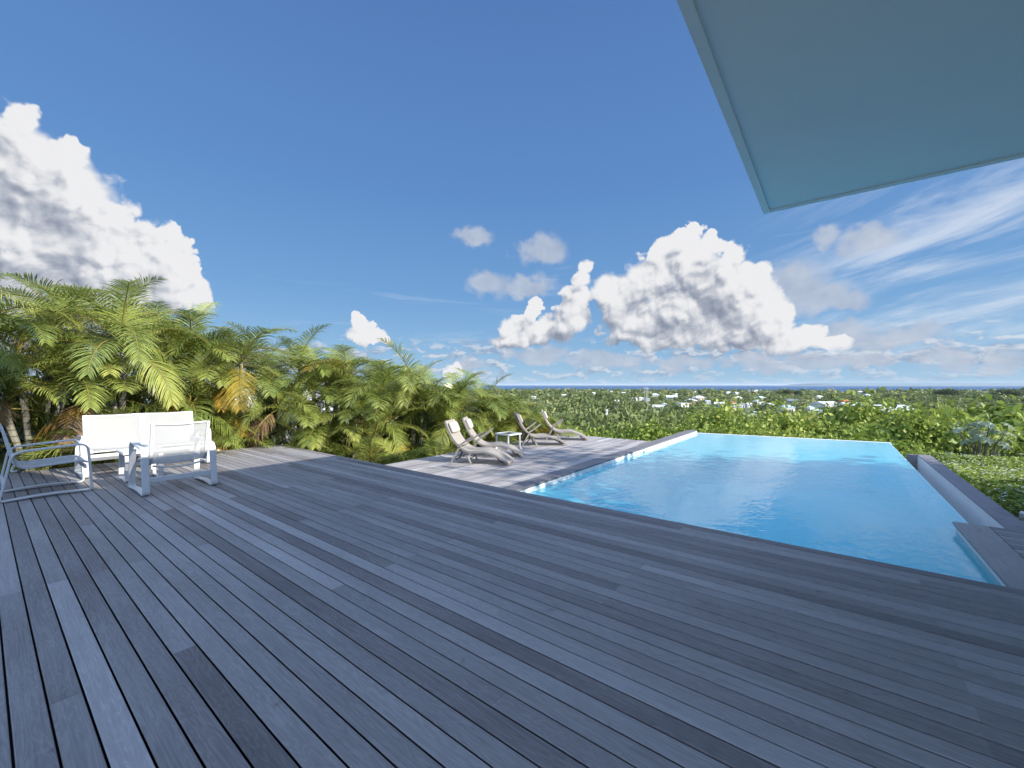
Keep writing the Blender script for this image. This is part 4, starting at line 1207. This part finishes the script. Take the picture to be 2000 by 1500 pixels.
# ground cover with small white flowers right of the kerb
def flower_bed():
    g = np.random.default_rng(12)
    n = 60000
    x = g.uniform(1.9, 8.5, n); y = g.uniform(6.5, 20.5, n)
    keep = (x > 1.95 + 0.15 * np.sin(y * 3)) & (x < 0.22 * y + 1.8)
    x, y = x[keep], y[keep]; n = len(x)
    mound = 0.30 + 0.16 * fbm2(x * 1.3, y * 1.3, 8, 3) + 0.16 * fbm2(x * 0.5, y * 0.5, 9, 2)
    hgt = np.maximum(0.03, mound) * (0.35 + 0.65 * g.random(n))
    P = np.stack([x, y, ground_z(x, y) + hgt + 0.10], -1)
    nrm = g.normal(size=(n, 3)) * 0.6 + np.array([0, 0, 0.8]); nrm /= np.linalg.norm(nrm, axis=1, keepdims=True)
    a = np.cross(nrm, g.normal(size=(n, 3))); a /= np.linalg.norm(a, axis=1, keepdims=True); b_ = np.cross(nrm, a)
    s = g.uniform(0.03, 0.07, n)[:, None]
    V = np.stack([P - a * s, P - b_ * s * 0.5 + nrm * s * 0.2, P + a * s, P + b_ * s * 0.5 + nrm * s * 0.2], 1).reshape(-1, 3)
    t = np.repeat(np.clip(g.normal(0.6, 0.2, n) + 0.25 * fbm2(x, y, 17, 2), 0, 1), 4)
    o = np_mesh('flowering_ground_cover', V, np.arange(4 * n).reshape(n, 4), M['bush'], attrs={'tint': t})
    tag(o, 'low green ground cover dotted with small white flowers right of the stone kerb', 'ground cover', kind='stuff')
    m = 2600
    k = g.choice(n, m, replace=False); C = P[k] + np.array([0, 0, 0.05])
    W = []; 
    for q in range(5):
        th = q * 2 * math.pi / 5 + g.uniform(0, 1, m)
        d = np.stack([np.cos(th), np.sin(th), 0.35 + 0 * th], -1); sd = np.stack([-np.sin(th), np.cos(th), 0 * th], -1)
        L = g.uniform(0.022, 0.034, m)[:, None]
        W.append(np.stack([C, C + d * L * 0.6 - sd * L * 0.4, C + d * L, C + d * L * 0.6 + sd * L * 0.4], 1))
    W = np.concatenate(W, 0).reshape(-1, 3)
    f = np_mesh('flower_heads', W, np.arange(len(W)).reshape(-1, 4), M['petal'], o, {'tint': g.random(len(W))})
    f['kind'] = 'stuff'
flower_bed()

# shade tree out of view to the right
t = thing('shade_tree', 'leafy tree right of the pool that casts the broken shade on the water', 'tree', (9.3, 9.6, -1.2))
mb = MB(); mb.cone([Vector((0, 0, -0.2)), Vector((0.1, 0, 3)), Vector((0, 0.2, 6.2))], [0.24, 0.18, 0.08], 10)
q = random.Random(4)
for i in range(7):
    a = i * 0.9; mb.cone([Vector((0, 0.1, 3.6 + 0.25 * i)), Vector((0.9 * math.cos(a), 0.9 * math.sin(a), 4.8 + 0.3 * i)), Vector((1.8 * math.cos(a), 1.8 * math.sin(a), 5.6 + 0.35 * i))], [0.08, 0.05, 0.02], 6)
mb.build('trunk', M['bark'], t, True)
V, F, ti = leaf_cloud(131, 20000, 0.04, 150, 0.8, asp=0.5)
o = np_mesh('crown', V * np.array([2.2, 3.6, 3.8]) + np.array([0, 0, 2.0]), F, M['dull'], t, {'tint': ti})

# dark thicket behind the palm hedge
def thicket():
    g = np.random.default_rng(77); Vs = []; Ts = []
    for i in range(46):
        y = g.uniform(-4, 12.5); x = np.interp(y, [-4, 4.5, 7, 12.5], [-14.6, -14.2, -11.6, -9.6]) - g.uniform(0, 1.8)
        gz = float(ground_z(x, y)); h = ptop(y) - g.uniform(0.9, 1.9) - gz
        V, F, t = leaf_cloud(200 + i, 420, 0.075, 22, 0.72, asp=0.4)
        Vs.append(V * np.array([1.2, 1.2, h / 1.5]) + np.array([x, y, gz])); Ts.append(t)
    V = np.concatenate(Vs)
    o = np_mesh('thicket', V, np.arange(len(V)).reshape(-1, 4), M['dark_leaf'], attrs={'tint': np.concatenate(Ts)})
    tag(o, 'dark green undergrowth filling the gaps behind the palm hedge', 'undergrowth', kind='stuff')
thicket()

# ------------------------------------------------------------------ the plain: houses, poles, woodland
def ray_xy(px, y):
    x = (px - CX) / F_PX * y
    return CY * x - SY * y, SY * x + CY * y
def depth_for(px, py, above):
    """depth at which something standing 'above' metres over the ground shows at photo row py"""
    best = None
    for y in np.geomspace(60, 2300, 900):
        X, Y = ray_xy(px, y); z = float(ground_z(X, Y)) + above
        row = HY + (CAM_H - z) / y * F_PX
        if row <= py: return float(y)
    return 2250.0

WALLC = {'white': (0.70, 0.70, 0.68), 'cream': (0.66, 0.60, 0.48), 'pink': (0.58, 0.40, 0.34), 'grey': (0.42, 0.42, 0.42), 'green': (0.50, 0.62, 0.52)}
ROOFC = {'white': (0.72, 0.72, 0.71), 'pale': (0.56, 0.58, 0.58), 'grey': (0.24, 0.25, 0.27), 'red': (0.38, 0.13, 0.10), 'orange': (0.52, 0.17, 0.07), 'blue': (0.50, 0.60, 0.68), 'green': (0.48, 0.60, 0.54)}
def paint(name, c, ribs=False):
    def fn(b):
        p = b.obj(); col = b.mix(b.mapr(b.noise(p, 0.6, 6, 0.65), 0.3, 0.7), tuple(x * 0.82 for x in c), c)
        nrm = None
        if ribs:
            w = b.n('ShaderNodeTexWave', wave_type='BANDS', bands_direction='X'); b.put(w.inputs['Vector'], p); w.inputs['Scale'].default_value = 1.6
            nrm = b.bump(w.outputs['Fac'], 0.5, 0.04)
        return princ(b, col, 0.6, 0.25, nrm)
    return material(name, fn)
WM = {k: paint('wall_' + k, v) for k, v in WALLC.items()}
RM = {k: paint('roof_' + k, v, True) for k, v in ROOFC.items()}
HOUSES = []      # for clearing the trees in front
def house_at(px, py, wpx, label, roof='white', wall='white', shape='hip', eave=3.5, rise=None, depth_ratio=0.8, rz=None, name='house', cat='house', dark=True):
    y = depth_for(px, py, eave)
    X, Y = ray_xy(px, y); gz = float(ground_z(X, Y))
    w = wpx / F_PX * y; l = w * depth_ratio
    base_rz = YAW
    rz = base_rz + (random.uniform(-0.5, 0.5) if rz is None else rz)
    t = thing(name, label, cat, (X, Y, gz), rz, 'houses of the plain')
    HOUSES.append((X, Y, y, w, (px - CX) / F_PX, py))
    w = w / (1 + 0.25 * abs(math.sin(rz - base_rz)))
    hw, hl = w / 2, l / 2; e = eave; rs = rise if rise is not None else min(w, l) * 0.22
    o = min(0.7, w * 0.06)
    mb = MB(); mb.box(-hw + o, hw - o, -hl + o, hl - o, -2.0, e); mb.build('wall', WM[wall], t)
    mb = MB()
    if shape == 'hip':
        k = max(0.0, hw - hl) + w * 0.08
        b0 = [(-hw, -hl, e), (hw, -hl, e), (hw, hl, e), (-hw, hl, e)]; r0 = [(-k, 0, e + rs), (k, 0, e + rs)]
        mb.add(b0 + r0, [(0, 1, 5, 4), (1, 2, 5), (2, 3, 4, 5), (3, 0, 4), (3, 2, 1, 0)])
    elif shape == 'gable':
        b0 = [(-hw, -hl, e), (hw, -hl, e), (hw, hl, e), (-hw, hl, e)]; r0 = [(-hw, 0, e + rs), (hw, 0, e + rs)]
        mb.add(b0 + r0, [(0, 1, 5, 4), (2, 3, 4, 5), (1, 2, 5), (3, 0, 4), (3, 2, 1, 0)])
    elif shape == 'flat':
        mb.box(-hw, hw, -hl, hl, e + 0.003, e + 0.45)
    elif shape == 'shed':
        b0 = [(-hw, -hl, e), (hw, -hl, e), (hw, hl, e), (-hw, hl, e), (-hw, hl, e + rs), (hw, hl, e + rs)]
        mb.add(b0, [(0, 1, 5, 4), (1, 2, 5), (3, 0, 4), (2, 3, 4, 5), (3, 2, 1, 0)])
    mb.build('roof', RM[roof], t)
    if dark and wpx >= 11:
        nwin = max(2, int(w / 4.0))
        for i in range(nwin):
            xx = -hw + o + (w - 2 * o) * (i + 0.5) / nwin
            mb = MB(); ww = min(1.1, w / nwin * 0.3); dr = (i == nwin // 2)
            mb.box(xx - ww / 2, xx + ww / 2, -hl + o - 0.06, -hl + o - 0.005, 0.1 if dr else 1.0, 2.25)
            mb.build('door' if dr else 'window', M['glass_dark'], t)
    return t
H = [
 (1204, 783, 11, 'white house in the trees at the left end of the town, with a broken roofline', 'white', 'white', 'gable'),
 (1209, 788, 8, 'small white outbuilding in front of the leftmost broken-roofed house', 'white', 'white', 'flat'),
 (1239, 778, 12, 'left one of twin white hip roofs left of the pylon', 'white', 'white', 'hip'),
 (1251, 777.5, 11, 'right one of twin white hip roofs, touching the pylon', 'white', 'white', 'hip'),
 (1265, 778.5, 10, 'flat white house just right of the pylon top half', 'white', 'white', 'flat'),
 (1279, 771, 16, 'pale hip-roofed house high among the trees right of the pylon', 'pale', 'white', 'hip'),
 (1312, 776, 22, 'white house with a greenish wall between the pylon and the big hip roofs', 'white', 'green', 'gable'),
 (1321, 770.5, 12, 'small white house behind the greenish walled house', 'white', 'white', 'hip'),
 (1349, 783, 23, 'big white hip roof over pinkish walls', 'white', 'pink', 'hip'),
 (1364, 777, 24, 'big pale hip roof behind the pinkish walled house', 'white', 'cream', 'hip'),
 (1332, 788, 23, 'long low white house in front of the pinkish walled house', 'white', 'white', 'flat'),
 (1298, 789, 11, 'small grey-blue hip-roofed house above the long white building', 'blue', 'white', 'hip'),
 (1286, 795, 25, 'long white building with green doors right of the pylon foot', 'white', 'green', 'gable'),
 (1261, 796, 9, 'small white hut at the pylon legs', 'white', 'white', 'flat'),
 (1357, 765.5, 8, 'tiny white house on the shore skyline above the big hip roofs', 'white', 'white', 'gable'),
 (1369, 766.5, 10, 'white house group on the skyline above the big pale roof', 'white', 'white', 'flat'),
 (1383, 784, 10, 'low white shed beside the thin white pole', 'white', 'white', 'shed'),
 (1405, 789, 21, 'row of white greenhouse-like arches left of the red roof', 'white', 'pale' if 'pale' in WALLC else 'grey', 'gable'),
 (1428, 786.5, 18, 'house with a dull red roof among the white ones', 'red', 'cream', 'hip'),
 (1441, 777, 18, 'white hip roof above the dull red roof', 'white', 'white', 'hip'),
 (1448, 789.5, 11, 'white van-like block right of the dull red roof', 'white', 'white', 'flat'),
 (1433, 795, 9, 'tiny white shed below the dull red roof', 'white', 'white', 'shed'),
 (1421, 767, 12, 'white gabled house on the skyline over the dull red roof', 'white', 'white', 'gable'),
 (1437, 767.5, 13, 'pale green-roofed house on the skyline', 'green', 'white', 'hip'),
 (1471, 765, 19, 'white house with a peaked roof on the skyline, left of centre of the town', 'white', 'white', 'gable'),
 (1499, 765.5, 17, 'flat white house on the skyline above the grey hip roofs', 'white', 'white', 'flat'),
 (1485, 777, 19, 'pale green-grey hip-roofed house in the middle of the town', 'green', 'white', 'hip'),
 (1480, 784, 18, 'white hip roof below the pale green-grey one', 'white', 'white', 'hip'),
 (1462, 788.5, 11, 'small white house left of the white hip roof in mid town', 'white', 'white', 'gable'),
 (1500, 790.5, 20, 'white hip-roofed house at the near edge of the town', 'white', 'white', 'hip'),
 (1535, 795.5, 27, 'light blue hip roof at the near edge of the town', 'blue', 'white', 'hip'),
 (1580, 796, 18, 'rounded pale blue roof behind the near bushes', 'blue', 'white', 'hip'),
 (1594, 801.5, 18, 'pale green roof just over the near bushes', 'green', 'white', 'hip'),
 (1469, 805, 15, 'boxy small white house standing alone among trees near the pool', 'white', 'green', 'flat'),
 (1547, 771, 10, 'small red-roofed house left of the utility poles', 'red', 'cream', 'gable'),
 (1598, 775, 14, 'white house above the left warehouse roof', 'white', 'white', 'gable'),
 (1548, 783, 22, 'dark grey roofed block behind the light blue roof', 'grey', 'grey', 'gable'),
 (1565, 789, 18, 'low grey-roofed house between the dark block and the left warehouse', 'grey', 'white', 'gable'),
 (1651, 784, 21, 'bright orange-roofed house behind the left warehouse', 'orange', 'cream', 'hip'),
 (1680, 765.5, 12, 'steep white pyramid roof on the skyline', 'white', 'white', 'hip'),
 (1692, 772, 13, 'low white house below the steep pyramid roof', 'white', 'white', 'gable'),
 (1708, 766, 8, 'tiny white house on the skyline right of the pyramid roof', 'white', 'white', 'gable'),
 (1603, 762.5, 10, 'white buildings at the shore left of the island point', 'white', 'white', 'flat'),
 (1645, 763, 11, 'white building at the shore right of the sailing boat', 'white', 'white', 'flat'),
 (1043, 775.5, 9, 'lone white house above the right end of the palm hedge', 'white', 'white', 'gable'),
 (1101, 771.5, 9, 'lone white house in the woods left of the town', 'white', 'white', 'gable'),
 (1070, 769.5, 5, 'tiny white house in the woods over the palm hedge', 'white', 'white', 'flat'),
 (1160, 767.5, 8, 'small white house below the shore, left of the town', 'white', 'white', 'gable'),
 (1194, 764.5, 5, 'tiny white house at the shore left of the town', 'white', 'white', 'gable'),
 (1217, 767.5, 10, 'white house at the shore above the leftmost town houses', 'white', 'white', 'gable'),
 (1923, 765.5, 19, 'long flat white roof on the ridge at right, beside the dark round tree', 'white', 'white', 'flat'),
 (1996, 772, 13, 'white roof cut by the right photo edge', 'white', 'white', 'flat'),
]
for h_ in H:
    px, py, w_, lab, rf, wl, sh = h_
    house_at(px, py, w_, lab, rf, wl, sh)
house_at(1185, 800, 5, 'narrow tall white building standing alone in the scrub left of the town', 'white', 'white', 'shed', eave=6.5, name='tower_house')
house_at(1612, 789, 44, 'left warehouse with a long white sheet roof', 'white', 'white', 'gable', eave=5.0, rise=2.2, depth_ratio=0.8, rz=0.25, name='warehouse', cat='warehouse')
house_at(1662, 791, 48, 'second white sheet-roofed warehouse joined to the left one', 'white', 'grey', 'gable', eave=5.0, rise=2.2, depth_ratio=0.5, rz=0.18, name='warehouse', cat='warehouse')
house_at(1748, 803, 66, 'nearest grey-white warehouse with a dark open front, at right', 'pale', 'grey', 'shed', eave=5.0, rise=3.2, depth_ratio=0.62, rz=-0.12, name='warehouse', cat='warehouse')

# neighbour's white roof glimpsed through the palms
t = thing('neighbour_house', 'white-roofed neighbouring house glimpsed through the palm hedge', 'house', (-20.0, 5.0, -2.4), R(12))
mb = MB(); mb.box(-4.5, 4.5, -6.5, 6.5, 0, 2.6); mb.build('wall', WM['white'], t)
mb = MB(); mb.add([(-5, -7, 2.603), (5, -7, 2.603), (5, 7, 2.603), (-5, 7, 2.603), (0, -4.5, 4.0), (0, 4.5, 4.0)], [(0, 1, 4), (1, 2, 5, 4), (2, 3, 5), (3, 0, 4, 5), (3, 2, 1, 0)]); mb.build('roof', RM['white'], t)
for yy in (-4.4, -1.4, 1.6, 4.6):
    mb = MB(); mb.box(4.505, 4.55, yy, yy + 1.0, 0.9, 2.1); mb.build('window', M['glass_dark'], t)

# lattice pylon
def pylon():
    y = 219.0; X, Y = ray_xy(1262, y); gz = float(ground_z(X, Y))
    top = CAM_H - (757 - HY) / F_PX * y - gz
    t = thing('pylon', 'slim lattice steel pylon rising from the scrub left of the white town', 'pylon', (X, Y, gz), YAW + 0.5)
    mb = MB(); hw = lambda z: 0.55 + 1.35 * max(0.0, 1 - z / (top * 0.52)) ** 1.2
    zs = [top * k / 12 for k in range(13)]
    for sx in (-1, 1):
        for sy in (-1, 1):
            mb.tube([(sx * hw(z), sy * hw(z), z) for z in zs], 0.11, 5)
    for i in range(12):
        a, c = hw(zs[i]), hw(zs[i + 1])
        for (p, q_) in (((-1, -1), (1, -1)), ((1, -1), (1, 1)), ((1, 1), (-1, 1)), ((-1, 1), (-1, -1))):
            mb.tube([(p[0] * a, p[1] * a, zs[i]), (q_[0] * c, q_[1] * c, zs[i + 1])], 0.05, 4)
    mb.build('lattice', M['pole_metal'], t)
    for z, wv in ((top * 0.97, 2.0), (top * 0.86, 2.5)):
        mb = MB(); mb.tube([(-wv, 0, z), (wv, 0, z)], 0.09, 5); mb.tube([(-wv, 0, z), (0, 0, z + 0.8)], 0.05, 4); mb.tube([(wv, 0, z), (0, 0, z + 0.8)], 0.05, 4)
        mb.build('cross_arm', M['pole_metal'], t)
M['pole_metal'] = material('galvanised_steel', lambda b: princ(b, (0.42, 0.43, 0.43), 0.6, 0.3))
pylon()
def pole(px, base_py, top_py, label, r=0.14):
    y = depth_for(px, base_py, 0.0); X, Y = ray_xy(px, y); gz = float(ground_z(X, Y))
    top = CAM_H - (top_py - HY) / F_PX * y - gz
    t = thing('utility_pole', label, 'utility pole', (X, Y, gz), YAW)
    mb = MB(); mb.cone([(0, 0, -0.5), (0, 0, top)], [r, r * 0.7], 7); mb.build('shaft', M['pole_metal'], t)
    mb = MB(); mb.box(-0.8, 0.8, -0.07, 0.07, top - 0.7, top - 0.55); mb.build('cross_arm', M['pole_metal'], t)
pole(1379.5, 792, 774, 'thin pale pole right of the pinkish walled house', 0.2)
pole(1549, 798, 770, 'pale utility pole between the light blue roof and the red-roofed house', 0.2)
pole(1533, 790, 771, 'thin pole behind the light blue hip roof', 0.18)
pole(1568, 792, 776, 'thin pole in front of the grey roofs left of the warehouse', 0.18)

# sailing boat
y = 3600.0; X, Y = ray_xy(1572.5, y)
t = thing('sailing_boat', 'tiny white sailing boat on the sea above the town', 'boat', (X, Y, -30), YAW + 0.6)
mb = MB(); mb.loft([[(-5, -0.1, 0.2), (-5, 0.1, 0.2), (-5, 0.1, 1.1), (-5, -0.1, 1.1)], [(-1, -1.6, -0.3), (-1, 1.6, -0.3), (-1, 1.9, 1.1), (-1, -1.9, 1.1)], [(3, -1.4, -0.2), (3, 1.4, -0.2), (3, 1.7, 1.1), (3, -1.7, 1.1)], [(6, -0.1, 0.3), (6, 0.1, 0.3), (6, 0.1, 1.2), (6, -0.1, 1.2)]]); mb.build('hull', M['plastic'], t)
mb = MB(); mb.loft([[(-3.5, -0.05, 2), (2.2, -0.05, 2), (2.2, 0.35, 2), (-3.5, 0.35, 2)], [(1.9, 0.0, 15), (2.2, 0, 15), (2.2, 0.1, 15), (1.9, 0.1, 15)]]); mb.build('sail', M['plastic'], t)
mb = MB(); mb.cone([(2.3, 0.1, 1), (2.3, 0.1, 15.5)], [0.12, 0.08], 6); mb.build('mast', M['pole_metal'], t)

# --- single trees that stand out
def lone_tree(px, top_py, y, wpx, label, mat='dark_leaf', n=2600, size=0.05, rz=0.62, seed=1):
    X, Y = ray_xy(px, y); gz = float(ground_z(X, Y)); zt = CAM_H - (top_py - HY) / F_PX * y
    h = max(3.0, zt - gz); r = wpx / 2 / F_PX * y
    t = thing('tree', label, 'tree', (X, Y, gz))
    mb = MB(); q = random.Random(seed)
    mb.cone([Vector((0, 0, -0.5)), Vector((0.05 * r, 0, h * 0.35)), Vector((0, 0.05 * r, h * 0.7))], [h * 0.04, h * 0.03, h * 0.012], 7)
    for i in range(5):
        a = i * 1.3; mb.cone([Vector((0, 0, h * 0.3)), Vector((0.4 * r * math.cos(a), 0.4 * r * math.sin(a), h * 0.55)), Vector((0.7 * r * math.cos(a), 0.7 * r * math.sin(a), h * 0.75))], [h * 0.018, h * 0.012, h * 0.005], 5)
    mb.build('trunk', M['bark'], t, True)
    V, F, ti = leaf_cloud(500 + seed, n, size, 55, rz, asp=0.6)
    zmax = V[:, 2].max()
    V = V * np.array([r * 0.85, r * 0.85, h * 0.78 / zmax]) + np.array([0, 0, h * 0.22])
    np_mesh('crown', V, F, M[mat], t, {'tint': ti})
LONE = [(1850, 757.5, 700, 46, 'broad dark tree standing against the sea at right', 'dark_leaf'), (1966, 756, 640, 50, 'big dark round tree near the right photo edge, against the sea', 'dark_leaf'),
 (1366, 759.5, 900, 9, 'dark treetop above the skyline over the big hip roofs', 'dark_leaf'), (1535, 758.5, 850, 22, 'dark tree breaking the skyline left of the sailing boat', 'dark_leaf'),
 (1558, 760, 850, 13, 'small dark tree on the skyline right of the one left of the boat', 'dark_leaf'),
 (1380, 800, 120, 26, 'dark shadowy tree below the long low white house', 'dark_leaf'), (1147, 804, 72, 40, 'rounded grey-green tree in the scrub left of the pylon', 'dull'),
 (1108, 797, 95, 66, 'wide tree with a dark underside behind the farthest lounger', 'dull'), (1245, 783, 300, 32, 'green tree at the left side of the pylon', 'dull'),
 (1222, 786, 260, 26, 'tree between the leftmost town house and the pylon', 'dull'), (1737, 775, 420, 40, 'palm-like grove tree behind the nearest warehouse', 'dull'),
 (1800, 777, 330, 60, 'spreading tree right of the warehouses', 'dull'), (1890, 781, 300, 60, 'broad olive tree on the slope below the dark round tree', 'dull')]
for i, (a, b_, c, d, e, f) in enumerate(LONE): lone_tree(a, b_, c, d, e, f, seed=i)

# --- woodland and scrub: one mass nobody could count
def woodland():
    g = np.random.default_rng(31)
    lods = [(0, 72, [leaf_cloud(600 + i, 900, 0.075, 40, 0.66, asp=0.55) for i in range(5)]),
            (72, 230, [leaf_cloud(620 + i, 420, 0.11, 26, 0.66, asp=0.55, lump=0.2, nr=0.5) for i in range(6)]),
            (230, 800, [leaf_cloud(640 + i, 120, 0.2, 16, 0.66, asp=0.6, lump=0.24, nr=0.4) for i in range(6)]),
            (800, 9999, [leaf_cloud(660 + i, 34, 0.38, 9, 0.66, asp=0.7, lump=0.32, nr=0.35) for i in range(6)])]
    hs = np.array([(h[4], h[2], h[3] / 2 / h[2], h[5]) for h in HOUSES])     # tangent, depth, half width
    Vs = []; Ts = []
    d = 31.0
    while d < 2240:
        r0 = 1.6 + 2.2 * min(1, d / 150) + 1.6 * min(1, d / 900)
        step = max(r0 * 0.85, d * 0.034)
        tmax = 1.32; tmin = -1.3 if d > 60 else -0.42
        n = int((tmax - tmin) * d / (r0 * 1.45))
        for i in range(n):
            tg = tmin + (tmax - tmin) * (i + g.random()) / n
            dep = d + g.uniform(-0.5, 0.5) * step
            X, Y = ray_xy(CX + tg * F_PX, dep)
            if d < 60 and X < -6 and Y < 16: continue
            open_ = fbm2(np.array([X / 38.0]), np.array([Y / 38.0]), 44, 3)[0]
            if 60 < dep < 700 and open_ > 0.24: continue           # grassy clearings
            r = r0 * (0.5 + 1.15 * g.random() ** 1.6)
            patch = fbm2(np.array([X / 90.0]), np.array([Y / 90.0]), 61, 3)[0]
            # keep the views of the houses open
            gz = float(ground_z(X, Y))
            topr = HY - (gz + 1.45 * r - CAM_H) / dep * F_PX          # row its top would reach
            m = (np.abs(hs[:, 0] - tg) < hs[:, 2] + r / dep * 0.7) & (dep < hs[:, 1] + 6) & (topr < hs[:, 3] + 2.0)
            if m.any() and g.random() < 0.95: continue
            lod = next(l for l in lods if l[0] <= dep < l[1])
            V, F, t = lod[2][g.integers(len(lod[2]))]
            a = g.uniform(0, 6.28); c_, s_ = math.cos(a), math.sin(a)
            hz = r * g.uniform(0.75, 1.15) if g.random() > 0.1 else r * 1.5
            P = np.stack([(V[:, 0] * c_ - V[:, 1] * s_) * r, (V[:, 0] * s_ + V[:, 1] * c_) * r, V[:, 2] * hz - 0.15 * r], -1) + np.array([X, Y, gz])
            Vs.append(P.astype(np.float32)); Ts.append(np.clip(t * 0.5 + g.normal(0.22, 0.15) + 0.10 * open_ + 0.16 * patch, 0, 1).astype(np.float32))
        d += step
    V = np.concatenate(Vs); print('woodland quads', len(V) // 4)
    o = np_mesh('woodland', V, np.arange(len(V), dtype=np.int32).reshape(-1, 4), M['dull'], attrs={'tint': np.concatenate(Ts)})
    tag(o, 'green scrub and woodland covering the plain down to the sea', 'woodland', kind='stuff')
woodland()

# ------------------------------------------------------------------ sea air
def haze():
    mb = MB(); mb.box(-90000, 90000, -20000, 58000, -42.0, 90.0)
    m = bpy.data.materials.new('sea_air'); m.use_nodes = True
    b = NB(m.node_tree)
    v = b.n('ShaderNodeVolumePrincipled'); v.inputs['Color'].default_value = (0.80, 0.89, 1.0, 1); v.inputs['Density'].default_value = 1.8e-5
    out = b.n('ShaderNodeOutputMaterial'); m.node_tree.links.new(v.outputs[0], out.inputs['Volume'])
    o = mb.build('haze', m); o.rotation_euler = (0, 0, YAW); tag(o, 'thin pale sea haze over the plain and the water', 'haze', kind='stuff')
haze()
